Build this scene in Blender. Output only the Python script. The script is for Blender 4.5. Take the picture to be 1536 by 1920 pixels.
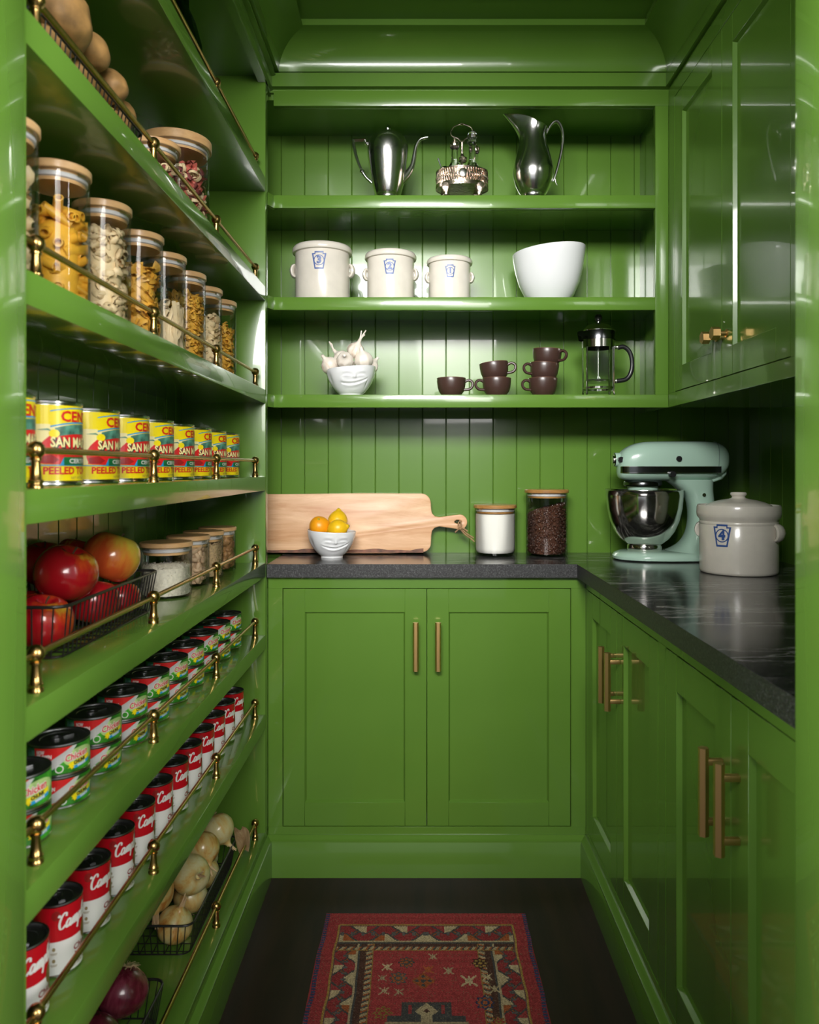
import bpy, bmesh, math, random
import numpy as np
from mathutils import Vector, Matrix, noise as mnoise

R = math.radians
PI = math.pi
for o in list(bpy.data.objects):
    bpy.data.objects.remove(o)
sc = bpy.context.scene
C = sc.collection

# ------------------------------------------------------------------ camera
FPX, EYE = 1450.0, 1.195                       # focal length in px of the 1536 wide frame, eye height
cam_d = bpy.data.cameras.new('camera')
cam_d.sensor_fit = 'HORIZONTAL'
cam_d.sensor_width = 36.0
cam_d.lens = 36.0 * FPX / 1536.0
cam_d.shift_x = -21.0 / 1536.0
cam_d.shift_y = -82.0 / 1536.0
cam_d.clip_start = 0.02
cam_d.dof.use_dof = True
cam_d.dof.focus_distance = 2.15
cam_d.dof.aperture_fstop = 7.0
cam = bpy.data.objects.new('camera', cam_d)
cam.location = (0, 0, EYE)
cam.rotation_euler = (R(90), 0, 0)
C.objects.link(cam)
sc.camera = cam

# ------------------------------------------------------------------ world and lights
world = bpy.data.worlds.new('room_daylight')
sc.world = world
world.use_nodes = True
wb = world.node_tree.nodes['Background']
wb.inputs[0].default_value = (0.92, 0.96, 1.0, 1)
wb.inputs[1].default_value = 0.5


def area(name, loc, target, sx, sy, power, col=(1, 1, 1), spread=180):
    d = bpy.data.lights.new(name, 'AREA')
    d.shape = 'RECTANGLE'
    d.size, d.size_y = sx, sy
    d.energy = power
    d.color = col
    d.spread = R(spread)
    o = bpy.data.objects.new(name, d)
    o.location = loc
    o.rotation_euler = (Vector(target) - Vector(loc)).to_track_quat('-Z', 'Y').to_euler()
    C.objects.link(o)
    return o


area('main_softbox', (-0.34, -0.95, 2.50), (0.05, 2.3, 1.66), 1.25, 0.55, 26, (1.0, 0.985, 0.96), 66)  # main light: unseen softbox behind the camera, high left
area('fill_light', (0.46, -1.05, 2.00), (-0.46, 1.5, 1.18), 1.0, 0.9, 8.2, (1.0, 0.97, 0.93), 60)  # unseen fill light added to brighten the goods on the left shelves
area('side_fill_right', (1.75, 0.28, 1.70), (-0.44, 0.80, 1.30), 0.6, 1.3, 78, (1.0, 0.99, 0.97))  # unseen side light added to brighten the left jamb and near shelf fronts
area('side_fill_left', (-1.75, 0.28, 1.70), (0.42, 0.80, 1.30), 0.6, 1.3, 62, (1.0, 0.99, 0.97))  # its counterpart, also unseen, added to brighten the right jamb

sc.view_settings.view_transform = 'Standard'
sc.view_settings.look = 'None'
sc.view_settings.exposure = -0.15
sc.view_settings.gamma = 1.0
sc.view_settings.use_curve_mapping = False


# ------------------------------------------------------------------ node materials
def new_mat(name):
    m = bpy.data.materials.new(name)
    m.use_nodes = True
    nt = m.node_tree
    return m, nt, nt.nodes['Principled BSDF']


def setp(b, **kw):
    names = {'col': 'Base Color', 'rough': 'Roughness', 'metal': 'Metallic', 'ior': 'IOR', 'spec': 'Specular IOR Level',
             'coat': 'Coat Weight', 'coatr': 'Coat Roughness', 'sss': 'Subsurface Weight', 'sheen': 'Sheen Weight'}
    for k, v in kw.items():
        b.inputs[names[k]].default_value = (*v, 1) if k == 'col' else v


def coords(nt, scale=(1, 1, 1), kind='Object'):
    tc = nt.nodes.new('ShaderNodeTexCoord')
    mp = nt.nodes.new('ShaderNodeMapping')
    mp.inputs['Scale'].default_value = scale
    nt.links.new(tc.outputs[kind], mp.inputs['Vector'])
    return mp.outputs[0]


def noise_tex(nt, vec, scale, detail=3, rough=0.5, dist=0.0):
    n = nt.nodes.new('ShaderNodeTexNoise')
    n.inputs['Scale'].default_value = scale
    n.inputs['Detail'].default_value = detail
    n.inputs['Roughness'].default_value = rough
    n.inputs['Distortion'].default_value = dist
    if vec is not None:
        nt.links.new(vec, n.inputs['Vector'])
    return n


def ramp(nt, fac, stops):
    r = nt.nodes.new('ShaderNodeValToRGB')
    e = r.color_ramp.elements
    while len(e) < len(stops):
        e.new(0.5)
    for i, (p, c) in enumerate(stops):
        e[i].position = p
        e[i].color = (*c, 1)
    nt.links.new(fac, r.inputs[0])
    return r


def bump(nt, b, fac, strength, dist=0.001):
    n = nt.nodes.new('ShaderNodeBump')
    n.inputs['Strength'].default_value = strength
    n.inputs['Distance'].default_value = dist
    nt.links.new(fac, n.inputs['Height'])
    nt.links.new(n.outputs[0], b.inputs['Normal'])
    return n


def plain(name, col, rough=0.5, metal=0.0, coat=0.0, coatr=0.05, spec=0.5, var=0.0, vscale=20, bmp=0.0, bscale=60, sss=0.0):
    m, nt, b = new_mat(name)
    setp(b, col=col, rough=rough, metal=metal, coat=coat, coatr=coatr, spec=spec, sss=sss)
    if sss:
        b.inputs['Subsurface Radius'].default_value = (0.01, 0.006, 0.003)
    if var or bmp:
        v = coords(nt)
        if var:
            n = noise_tex(nt, v, vscale)
            lo = tuple(max(0, c * (1 - var)) for c in col)
            hi = tuple(min(1, c * (1 + var)) for c in col)
            r = ramp(nt, n.outputs[0], [(0.3, lo), (0.7, hi)])
            nt.links.new(r.outputs[0], b.inputs['Base Color'])
        if bmp:
            n2 = noise_tex(nt, v, bscale)
            bump(nt, b, n2.outputs[0], bmp)
    return m


def wood(name, c1, c2, rough=0.4, scale=(3, 40, 40), coat=0.0):
    m, nt, b = new_mat(name)
    setp(b, rough=rough, coat=coat)
    v = coords(nt, scale)
    n = noise_tex(nt, v, 1.0, 5, 0.65, 0.5)
    r = ramp(nt, n.outputs[0], [(0.3, c1), (0.5, tuple((a + c) / 2 for a, c in zip(c1, c2))), (0.72, c2)])
    nt.links.new(r.outputs[0], b.inputs['Base Color'])
    bump(nt, b, n.outputs[0], 0.05)
    return m


def glass_thin(name, tint=(0.97, 0.985, 0.975), ior=1.45, rough=0.02, gain=0.6):
    m = bpy.data.materials.new(name)
    m.use_nodes = True
    nt = m.node_tree
    nt.nodes.remove(nt.nodes['Principled BSDF'])
    out = nt.nodes['Material Output']
    fr = nt.nodes.new('ShaderNodeFresnel')
    fr.inputs['IOR'].default_value = ior
    tr = nt.nodes.new('ShaderNodeBsdfTransparent')
    tr.inputs[0].default_value = (*tint, 1)
    gl = nt.nodes.new('ShaderNodeBsdfGlossy')
    gl.inputs['Roughness'].default_value = rough
    mx = nt.nodes.new('ShaderNodeMixShader')
    ml = nt.nodes.new('ShaderNodeMath')
    ml.operation = 'MULTIPLY'
    ml.inputs[1].default_value = gain
    nt.links.new(fr.outputs[0], ml.inputs[0])
    nt.links.new(ml.outputs[0], mx.inputs[0])
    nt.links.new(tr.outputs[0], mx.inputs[1])
    nt.links.new(gl.outputs[0], mx.inputs[2])
    nt.links.new(mx.outputs[0], out.inputs['Surface'])
    return m


def streaky(name, stops, zs=3.0, xys=60.0, rough=0.35, bmp=0.1, coat=0.0, random_shift=True):
    """skins: long streaks from pole to pole"""
    m, nt, b = new_mat(name)
    setp(b, rough=rough, coat=coat)
    v = coords(nt, (xys, xys, zs))
    n = noise_tex(nt, v, 1.0, 4, 0.6, 0.3)
    fac = n.outputs[0]
    if random_shift:
        oi = nt.nodes.new('ShaderNodeObjectInfo')
        ma = nt.nodes.new('ShaderNodeMath')
        ma.operation = 'MULTIPLY_ADD'
        ma.inputs[1].default_value = 0.16
        nt.links.new(oi.outputs['Random'], ma.inputs[0])
        nt.links.new(n.outputs[0], ma.inputs[2])
        sb = nt.nodes.new('ShaderNodeMath')
        sb.operation = 'SUBTRACT'
        sb.inputs[1].default_value = 0.08
        nt.links.new(ma.outputs[0], sb.inputs[0])
        fac = sb.outputs[0]
    r = ramp(nt, fac, stops)
    nt.links.new(r.outputs[0], b.inputs['Base Color'])
    bump(nt, b, n.outputs[0], bmp)
    return m


M = {}
# glossy green paint
m, nt, b = new_mat('green_gloss_paint')
setp(b, col=(0.104, 0.218, 0.028), rough=0.24, coat=0.55, coatr=0.035, spec=0.40)
v = coords(nt)
n = noise_tex(nt, v, 4.0, 2)
r = ramp(nt, n.outputs[0], [(0.3, (0.099, 0.210, 0.027)), (0.7, (0.109, 0.226, 0.030))])
nt.links.new(r.outputs[0], b.inputs['Base Color'])
n2 = noise_tex(nt, v, 22.0, 2)
bump(nt, b, n2.outputs[0], 0.05, 0.002)
M['green'] = m
M['brass'] = plain('aged_brass', (0.50, 0.315, 0.11), 0.27, 1.0, bmp=0.04, bscale=120)
M['brass_bright'] = plain('satin_brass', (0.66, 0.42, 0.17), 0.40, 1.0)
M['silver'] = plain('polished_silver', (0.80, 0.79, 0.77), 0.19, 1.0, bmp=0.03, bscale=25)
M['silver_old'] = plain('tarnished_silver', (0.68, 0.56, 0.46), 0.2, 1.0, var=0.4, vscale=60, bmp=0.6, bscale=180)
M['steel'] = plain('polished_steel', (0.62, 0.60, 0.57), 0.12, 1.0)
M['tin'] = plain('tin_rim', (0.66, 0.66, 0.64), 0.22, 1.0)
M['darktin'] = plain('dark_can_end', (0.30, 0.30, 0.305), 0.36, 1.0, bmp=0.05, bscale=40)
M['chrome_dark'] = plain('dark_chrome_band', (0.12, 0.125, 0.13), 0.2, 1.0)
M['black'] = plain('black_plastic', (0.012, 0.012, 0.013), 0.3)
M['wire'] = plain('black_wire', (0.015, 0.014, 0.013), 0.35, spec=0.5)
M['mint'] = plain('mint_enamel', (0.43, 0.62, 0.505), 0.22, coat=0.6)
M['mint_dark'] = plain('mint_enamel_seam', (0.10, 0.18, 0.15), 0.4)
M['porcelain'] = plain('white_porcelain', (0.80, 0.81, 0.82), 0.15, coat=0.4)
M['stoneware'] = plain('cream_stoneware', (0.72, 0.67, 0.59), 0.22, coat=0.4, var=0.04, vscale=30)
M['stamp'] = plain('blue_stamp_ink', (0.035, 0.09, 0.30), 0.4)
M['mug'] = plain('chocolate_glaze', (0.055, 0.027, 0.021), 0.36, coat=0.25, coatr=0.2)
M['mug_rim'] = plain('worn_brown_rim', (0.16, 0.075, 0.04), 0.4)
M['glass'] = glass_thin('clear_glass')
m = glass_thin('cut_glass', (0.97, 0.985, 0.98), 1.6, 0.03, 1.0)
nt = m.node_tree
rf = nt.nodes.new('ShaderNodeBsdfGlass')
rf.inputs['IOR'].default_value = 1.5
mx2 = nt.nodes.new('ShaderNodeMixShader')
mx2.inputs[0].default_value = 0.85
out = nt.nodes['Material Output']
nt.links.new(out.inputs['Surface'].links[0].from_socket, mx2.inputs[1])
nt.links.new(rf.outputs[0], mx2.inputs[2])
nt.links.new(mx2.outputs[0], out.inputs['Surface'])
M['glass_cut'] = m
M['glass_dark'] = glass_thin('dark_glass', (0.35, 0.5, 0.48), 1.5, 0.03)
M['bamboo'] = wood('bamboo_lid', (0.60, 0.33, 0.14), (0.76, 0.48, 0.23), 0.35, (30, 6, 60), 0.2)
M['acacia'] = wood('acacia_lid', (0.28, 0.12, 0.03), (0.52, 0.28, 0.09), 0.3, (8, 40, 60), 0.3)
M['gasket'] = plain('silicone_gasket', (0.60, 0.58, 0.60), 0.4)
M['maple'] = wood('maple_board', (0.55, 0.26, 0.11), (0.84, 0.56, 0.34), 0.42, (4, 34, 30))
M['bark'] = plain('dark_bark_edge', (0.16, 0.06, 0.03), 0.6, var=0.5, vscale=50)
M['twine'] = plain('brown_leather_twine', (0.33, 0.19, 0.09), 0.7, var=0.3, vscale=120)
M['flour'] = plain('white_flour', (0.84, 0.81, 0.76), 0.9)
M['coffee'] = plain('coffee_beans', (0.075, 0.030, 0.018), 0.30, var=0.4, vscale=150)
M['rigatoni'] = plain('durum_pasta', (0.74, 0.40, 0.035), 0.45, var=0.15, vscale=60, sss=0.0)
M['fusilli'] = plain('egg_pasta', (0.66, 0.36, 0.045), 0.5, var=0.2, vscale=80)
M['pale_pasta'] = plain('pale_pasta', (0.72, 0.56, 0.33), 0.5, var=0.12, vscale=60)
M['noodle'] = plain('ribbon_noodle', (0.75, 0.60, 0.37), 0.5, var=0.12, vscale=40)
M['pasta_red'] = plain('tomato_pasta', (0.52, 0.12, 0.09), 0.55)
M['pasta_wine'] = plain('beet_pasta', (0.20, 0.045, 0.045), 0.55)
M['rice'] = plain('white_rice', (0.70, 0.65, 0.54), 0.5, var=0.1, vscale=200)
M['pistachio'] = plain('pistachio_shell', (0.55, 0.38, 0.24), 0.5, var=0.25, vscale=60)
M['grain'] = plain('brown_grain', (0.50, 0.36, 0.20), 0.5, var=0.25, vscale=160)
M['walnut'] = plain('walnut_halves', (0.36, 0.19, 0.075), 0.55, var=0.4, vscale=90, bmp=0.5, bscale=120)
M['lemon'] = plain('lemon_rind', (0.86, 0.52, 0.012), 0.35, bmp=0.2, bscale=260, var=0.06, vscale=18)
M['orange'] = plain('orange_rind', (0.90, 0.36, 0.008), 0.36, bmp=0.25, bscale=300)
M['lemon_tip'] = plain('green_lemon_tip', (0.34, 0.34, 0.02), 0.5)
M['stem'] = plain('brown_stem', (0.10, 0.055, 0.02), 0.7)
M['garlic'] = streaky('garlic_skin', [(0.25, (0.58, 0.40, 0.28)), (0.42, (0.78, 0.70, 0.60)), (0.8, (0.84, 0.79, 0.72))], 12, 70, 0.42, 0.12)
M['garlic_root'] = plain('garlic_root_plate', (0.45, 0.24, 0.09), 0.8, var=0.4, vscale=160)
M['onion'] = streaky('yellow_onion_skin', [(0.34, (0.44, 0.17, 0.03)), (0.47, (0.60, 0.40, 0.13)), (0.60, (0.60, 0.52, 0.25)), (0.85, (0.68, 0.63, 0.42))], 10, 38, 0.28, 0.08, 0.2)
M['onion_dry'] = streaky('dry_onion_neck', [(0.3, (0.42, 0.24, 0.11)), (0.7, (0.68, 0.50, 0.29))], 5, 120, 0.6, 0.3)
M['red_onion'] = streaky('red_onion_skin', [(0.28, (0.045, 0.004, 0.010)), (0.5, (0.11, 0.010, 0.022)), (0.75, (0.27, 0.05, 0.085))], 8, 45, 0.25, 0.1, 0.3)
M['roots'] = plain('dry_roots', (0.50, 0.37, 0.20), 0.8)
M['potato'] = plain('potato_skin', (0.40, 0.22, 0.075), 0.6, var=0.45, vscale=30, bmp=0.5, bscale=110)
M['soapstone'] = None
M['lab_yellow'] = plain('label_yellow', (0.88, 0.70, 0.008), 0.28)
M['lab_cream'] = plain('label_cream', (0.86, 0.76, 0.36), 0.28)
M['lab_red'] = plain('label_red', (0.66, 0.018, 0.018), 0.28)
M['lab_crimson'] = plain('label_crimson', (0.52, 0.006, 0.014), 0.25)
M['lab_dkred'] = plain('label_dark_red', (0.30, 0.012, 0.012), 0.3)
M['lab_blue'] = plain('label_blue', (0.02, 0.30, 0.62), 0.3)
M['lab_green'] = plain('label_green', (0.012, 0.16, 0.045), 0.3)
M['lab_leaf'] = plain('label_leaf_green', (0.04, 0.26, 0.02), 0.3, var=0.6, vscale=60)
M['lab_teal'] = plain('label_landscape', (0.08, 0.23, 0.17), 0.3, var=0.6, vscale=90)
M['lab_white'] = plain('label_white', (0.80, 0.79, 0.76), 0.3)
M['lab_grey'] = plain('label_peel_silver', (0.52, 0.52, 0.51), 0.3, var=0.2, vscale=40)
M['lab_gold'] = plain('label_gold', (0.30, 0.19, 0.05), 0.3, 0.5, var=0.4, vscale=200)
M['lab_dark'] = plain('label_dark', (0.02, 0.02, 0.018), 0.35)
M['lab_brown'] = plain('label_small_print', (0.30, 0.22, 0.10), 0.4)
M['lab_pale'] = plain('label_pale_green', (0.42, 0.60, 0.22), 0.3, var=0.3, vscale=70)

# apple
m, nt, b = new_mat('apple_skin')
setp(b, rough=0.2, coat=0.4)
v = coords(nt, (26, 26, 7))
n = noise_tex(nt, v, 1.0, 4, 0.6)
tc = nt.nodes.new('ShaderNodeTexCoord')
sep = nt.nodes.new('ShaderNodeSeparateXYZ')
nt.links.new(tc.outputs['Object'], sep.inputs[0])
oi = nt.nodes.new('ShaderNodeObjectInfo')
ma = nt.nodes.new('ShaderNodeMath')
ma.operation = 'MULTIPLY_ADD'
ma.inputs[1].default_value = 5.5
nt.links.new(sep.outputs['Z'], ma.inputs[0])
nt.links.new(n.outputs[0], ma.inputs[2])
ma2 = nt.nodes.new('ShaderNodeMath')
ma2.operation = 'MULTIPLY_ADD'
ma2.inputs[1].default_value = 3.2
nt.links.new(sep.outputs['X'], ma2.inputs[0])
nt.links.new(ma.outputs[0], ma2.inputs[2])
r = ramp(nt, ma2.outputs[0], [(0.0, (0.30, 0.004, 0.010)), (0.62, (0.42, 0.008, 0.014)), (0.80, (0.55, 0.06, 0.012)), (0.93, (0.62, 0.40, 0.03))])
nt.links.new(r.outputs[0], b.inputs['Base Color'])
M['apple'] = m
m2 = m.copy()
m2.name = 'apple_skin_orange'
for nd in m2.node_tree.nodes:
    if nd.type == 'VALTORGB':
        for e, c in zip(nd.color_ramp.elements, [(0.40, 0.02, 0.012), (0.58, 0.09, 0.02), (0.68, 0.22, 0.035), (0.62, 0.46, 0.05)]):
            e.color = (*c, 1)
        nd.color_ramp.elements[1].position = 0.45
        nd.color_ramp.elements[2].position = 0.62
        nd.color_ramp.elements[3].position = 0.85
M['apple_orange'] = m2

# soapstone
m, nt, b = new_mat('black_soapstone')
v = coords(nt, (1, 1, 1))
n = noise_tex(nt, v, 190.0, 3, 0.7)
r1 = ramp(nt, n.outputs[0], [(0.40, (0.012, 0.012, 0.013)), (0.60, (0.035, 0.034, 0.034)), (0.74, (0.13, 0.125, 0.12))])
v2 = coords(nt, (2.2, 14, 9))
n2 = noise_tex(nt, v2, 1.0, 6, 0.65, 1.5)
r2 = ramp(nt, n2.outputs[0], [(0.47, (0, 0, 0)), (0.50, (0.8, 0.8, 0.8)), (0.53, (0, 0, 0))])
v3 = coords(nt, (1.1, 2.3, 3))
n3 = noise_tex(nt, v3, 2.5, 2)
r3 = ramp(nt, n3.outputs[0], [(0.38, (0, 0, 0)), (0.55, (0.9, 0.9, 0.9))])
mul = nt.nodes.new('ShaderNodeMix')
mul.data_type = 'RGBA'
mul.blend_type = 'MULTIPLY'
mul.inputs[0].default_value = 1.0
nt.links.new(r2.outputs[0], mul.inputs[6])
nt.links.new(r3.outputs[0], mul.inputs[7])
mix = nt.nodes.new('ShaderNodeMix')
mix.data_type = 'RGBA'
nt.links.new(mul.outputs[2], mix.inputs[0])
nt.links.new(r1.outputs[0], mix.inputs[6])
mix.inputs[7].default_value = (0.42, 0.41, 0.39, 1)
nt.links.new(mix.outputs[2], b.inputs['Base Color'])
setp(b, rough=0.15, spec=0.5)
bump(nt, b, n.outputs[0], 0.04, 0.0004)
M['soapstone'] = m
m, nt, b = new_mat('rough_soapstone_edge')
v = coords(nt)
n = noise_tex(nt, v, 260.0, 4, 0.8)
r = ramp(nt, n.outputs[0], [(0.38, (0.010, 0.010, 0.011)), (0.54, (0.032, 0.032, 0.033)), (0.66, (0.10, 0.10, 0.10)), (0.80, (0.36, 0.35, 0.34))])
nt.links.new(r.outputs[0], b.inputs['Base Color'])
setp(b, rough=0.45, spec=0.5)
bump(nt, b, n.outputs[0], 0.5, 0.002)
M['stone_edge'] = m

# floor
m, nt, b = new_mat('dark_walnut_floor')
v = coords(nt, (9, 1.1, 9))
n = noise_tex(nt, v, 2.5, 5, 0.6, 0.6)
r = ramp(nt, n.outputs[0], [(0.3, (0.010, 0.005, 0.004)), (0.7, (0.026, 0.012, 0.008))])
nt.links.new(r.outputs[0], b.inputs['Base Color'])
setp(b, rough=0.45, spec=0.22)
bump(nt, b, n.outputs[0], 0.08)
M['floor'] = m

# rug (knot colours sit in a colour attribute)
m, nt, b = new_mat('woven_wool')
at = nt.nodes.new('ShaderNodeAttribute')
at.attribute_name = 'dye'
nt.links.new(at.outputs['Color'], b.inputs['Base Color'])
setp(b, rough=0.95, spec=0.1)
v = coords(nt)
n = noise_tex(nt, v, 500, 2)
bump(nt, b, n.outputs[0], 0.6, 0.002)
M['wool'] = m
M['wall_paint'] = plain('hall_wall_paint', (0.62, 0.61, 0.58), 0.7)


# ------------------------------------------------------------------ mesh helpers
def finish(bm, name, smooth=True, angle=38):
    bmesh.ops.recalc_face_normals(bm, faces=bm.faces)
    if smooth:
        for f in bm.faces:
            f.smooth = True
        lim = R(angle)
        for e in bm.edges:
            if len(e.link_faces) == 2 and e.calc_face_angle(0) > lim:
                e.smooth = False
    me = bpy.data.meshes.new(name)
    bm.to_mesh(me)
    bm.free()
    return me


def obj(name, src, mats, parent=None, loc=(0, 0, 0), rot=(0, 0, 0), smooth=True, angle=38):
    me = finish(src, name, smooth, angle) if isinstance(src, bmesh.types.BMesh) else src
    if not isinstance(mats, (list, tuple)):
        mats = [mats]
    if len(me.materials) == 0:
        for k in mats:
            me.materials.append(M[k] if isinstance(k, str) else k)
    o = bpy.data.objects.new(name, me)
    o.location = loc
    o.rotation_euler = rot
    if parent is not None:
        o.parent = parent
    C.objects.link(o)
    return o


def tag(o, label, cat, group=None):
    o['label'] = label
    o['category'] = cat
    if group:
        o['group'] = group
    return o


def thing(name, label, cat, loc=(0, 0, 0), rz=0.0, group=None):
    o = bpy.data.objects.new(name, None)
    o.empty_display_size = 0.02
    o.location = loc
    o.rotation_euler = (0, 0, rz)
    C.objects.link(o)
    return tag(o, label, cat, group)


def struct(name, src, mats, parent=None, smooth=True):
    o = obj(name, src, mats, parent, smooth=smooth)
    if parent is None:
        o['kind'] = 'structure'
    return o


def dup(root, loc, rz=None, label=None):
    r_ = root.copy()
    C.objects.link(r_)
    r_.location = loc
    if rz is not None:
        r_.rotation_euler = (0, 0, rz)
    if label:
        r_['label'] = label
    for ch in list(root.children):
        c = ch.copy()
        C.objects.link(c)
        c.parent = r_
        for g in ch.children:
            d = g.copy()
            C.objects.link(d)
            d.parent = c
    return r_


def B():
    return bmesh.new()


def setmi(faces, mi):
    for f in faces:
        f.material_index = mi


def box(bm, x0, x1, y0, y1, z0, z1, bev=0.0, mi=0, seg=2):
    vs = [bm.verts.new((x, y, z)) for x in (x0, x1) for y in (y0, y1) for z in (z0, z1)]
    idx = [(0, 1, 3, 2), (4, 6, 7, 5), (0, 4, 5, 1), (2, 3, 7, 6), (0, 2, 6, 4), (1, 5, 7, 3)]
    fs = [bm.faces.new([vs[i] for i in q]) for q in idx]
    setmi(fs, mi)
    if bev > 0:
        es = list({e for f in fs for e in f.edges})
        rr = bmesh.ops.bevel(bm, geom=es, offset=bev, segments=seg, profile=0.5, affect='EDGES')
        setmi(rr['faces'], mi)


def lathe(bm, prof, segs=32, c=(0, 0, 0), mi=0, fn=None, a0=0.0):
    rings = []
    for (r_, z) in prof:
        if r_ < 1e-6:
            rings.append([bm.verts.new((c[0], c[1], c[2] + z))])
        else:
            ring = []
            for k in range(segs):
                a = a0 + 2 * PI * k / segs
                p = Vector((r_ * math.cos(a), r_ * math.sin(a), z))
                if fn:
                    p = fn(p, a, r_, z)
                ring.append(bm.verts.new((c[0] + p.x, c[1] + p.y, c[2] + p.z)))
            rings.append(ring)
    for A, Bq in zip(rings[:-1], rings[1:]):
        for k in range(segs):
            k2 = (k + 1) % segs
            if len(A) == 1 and len(Bq) == 1:
                continue
            if len(A) == 1:
                f = bm.faces.new((A[0], Bq[k2], Bq[k]))
            elif len(Bq) == 1:
                f = bm.faces.new((A[k], A[k2], Bq[0]))
            else:
                f = bm.faces.new((A[k], A[k2], Bq[k2], Bq[k]))
            f.material_index = mi
    return rings


def catmull(pts, n=6, closed=False):
    pts = [Vector(p) for p in pts]
    out = []
    N = len(pts)
    rng = range(N if closed else N - 1)
    for i in rng:
        p0 = pts[(i - 1) % N] if (closed or i > 0) else pts[0] * 2 - pts[1]
        p1, p2 = pts[i], pts[(i + 1) % N]
        p3 = pts[(i + 2) % N] if (closed or i + 2 < N) else pts[-1] * 2 - pts[-2]
        for k in range(n):
            t = k / n
            out.append(0.5 * ((2 * p1) + (p2 - p0) * t + (2 * p0 - 5 * p1 + 4 * p2 - p3) * t * t + (3 * p1 - p0 - 3 * p2 + p3) * t ** 3))
    if not closed:
        out.append(pts[-1])
    return out


def tube(bm, pts, rad, segs=8, closed=False, mi=0, flat=1.0):
    pts = [Vector(p) for p in pts]
    N = len(pts)
    if not isinstance(rad, (list, tuple)):
        rad = [rad] * N
    elif len(rad) != N:
        rad = [rad[0] + (rad[-1] - rad[0]) * i / (N - 1) if len(rad) == 2 else
               np.interp(i / (N - 1), np.linspace(0, 1, len(rad)), rad) for i in range(N)]
    tang = []
    for i in range(N):
        a = pts[(i - 1) % N] if (closed or i > 0) else pts[0]
        b_ = pts[(i + 1) % N] if (closed or i < N - 1) else pts[-1]
        t = b_ - a
        tang.append(t.normalized() if t.length > 1e-9 else Vector((0, 0, 1)))
    up = Vector((0, 0, 1)) if abs(tang[0].z) < 0.9 else Vector((1, 0, 0))
    nrm = (up - tang[0] * up.dot(tang[0])).normalized()
    rings = []
    for i in range(N):
        nrm = nrm - tang[i] * nrm.dot(tang[i])
        if nrm.length < 1e-6:
            nrm = tang[i].orthogonal()
        nrm.normalize()
        bi = tang[i].cross(nrm)
        rings.append([bm.verts.new(pts[i] + (nrm * math.cos(2 * PI * k / segs) + bi * math.sin(2 * PI * k / segs) * flat) * float(rad[i])) for k in range(segs)])
    for i in range(N if closed else N - 1):
        A, Bq = rings[i], rings[(i + 1) % N]
        for k in range(segs):
            f = bm.faces.new((A[k], A[(k + 1) % segs], Bq[(k + 1) % segs], Bq[k]))
            f.material_index = mi
    if not closed:
        f = bm.faces.new(rings[0][::-1])
        f.material_index = mi
        f = bm.faces.new(rings[-1])
        f.material_index = mi


def loft(bm, rings, caps=True, mi=0):
    vr = [[bm.verts.new(p) for p in ring] for ring in rings]
    n_ = len(vr[0])
    for A, Bq in zip(vr[:-1], vr[1:]):
        for k in range(n_):
            f = bm.faces.new((A[k], A[(k + 1) % n_], Bq[(k + 1) % n_], Bq[k]))
            f.material_index = mi
    if caps:
        f = bm.faces.new(vr[0][::-1])
        f.material_index = mi
        f = bm.faces.new(vr[-1])
        f.material_index = mi


def prism(bm, pts, axis, a0, a1, mi=0):
    """extrude a 2D outline: axis 'y' -> pts are (x,z); axis 'x' -> pts are (y,z); axis 'z' -> pts are (x,y)"""
    def P(p, a):
        return {'y': (p[0], a, p[1]), 'x': (a, p[0], p[1]), 'z': (p[0], p[1], a)}[axis]
    A = [bm.verts.new(P(p, a0)) for p in pts]
    Bq = [bm.verts.new(P(p, a1)) for p in pts]
    n_ = len(pts)
    fs = [bm.faces.new(A), bm.faces.new(Bq[::-1])]
    for k in range(n_):
        fs.append(bm.faces.new((A[k], Bq[k], Bq[(k + 1) % n_], A[(k + 1) % n_])))
    setmi(fs, mi)


def add_geo(bm, verts, faces, mat4, mi=0):
    vs = [bm.verts.new(mat4 @ Vector(v_)) for v_ in verts]
    for f in faces:
        q = bm.faces.new([vs[i] for i in f])
        q.material_index = mi


def geo_of(bm):
    bm.verts.index_update()
    g = ([tuple(v_.co) for v_ in bm.verts], [[v_.index for v_ in f.verts] for f in bm.faces])
    bm.free()
    return g


def rotm(rng):
    return Matrix.Rotation(rng.uniform(0, 2 * PI), 4, 'Z') @ Matrix.Rotation(rng.uniform(0, PI), 4, 'X') @ Matrix.Rotation(rng.uniform(0, 2 * PI), 4, 'Z')


def curve_plate(outlines, thick, bev=0.0, res=4):
    """flat plate with holes from closed outlines in the x-y plane, thickness along z; returns a bmesh"""
    cu = bpy.data.curves.new('plate', 'CURVE')
    cu.dimensions = '2D'
    cu.fill_mode = 'BOTH'
    cu.extrude = thick / 2 - bev
    cu.bevel_depth = bev
    cu.bevel_resolution = 1
    for pts in outlines:
        s = cu.splines.new('POLY')
        s.points.add(len(pts) - 1)
        for p, q in zip(s.points, pts):
            p.co = (q[0], q[1], 0, 1)
        s.use_cyclic_u = True
    return curve_bm(cu)


def curve_bm(cu):
    o = bpy.data.objects.new('tmp_curve', cu)
    C.objects.link(o)
    dg = bpy.context.evaluated_depsgraph_get()
    ev = o.evaluated_get(dg)
    me = ev.to_mesh()
    bm = B()
    bm.from_mesh(me)
    ev.to_mesh_clear()
    bpy.data.objects.remove(o)
    bpy.data.curves.remove(cu)
    bmesh.ops.remove_doubles(bm, verts=bm.verts, dist=1e-6)
    return bm


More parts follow.
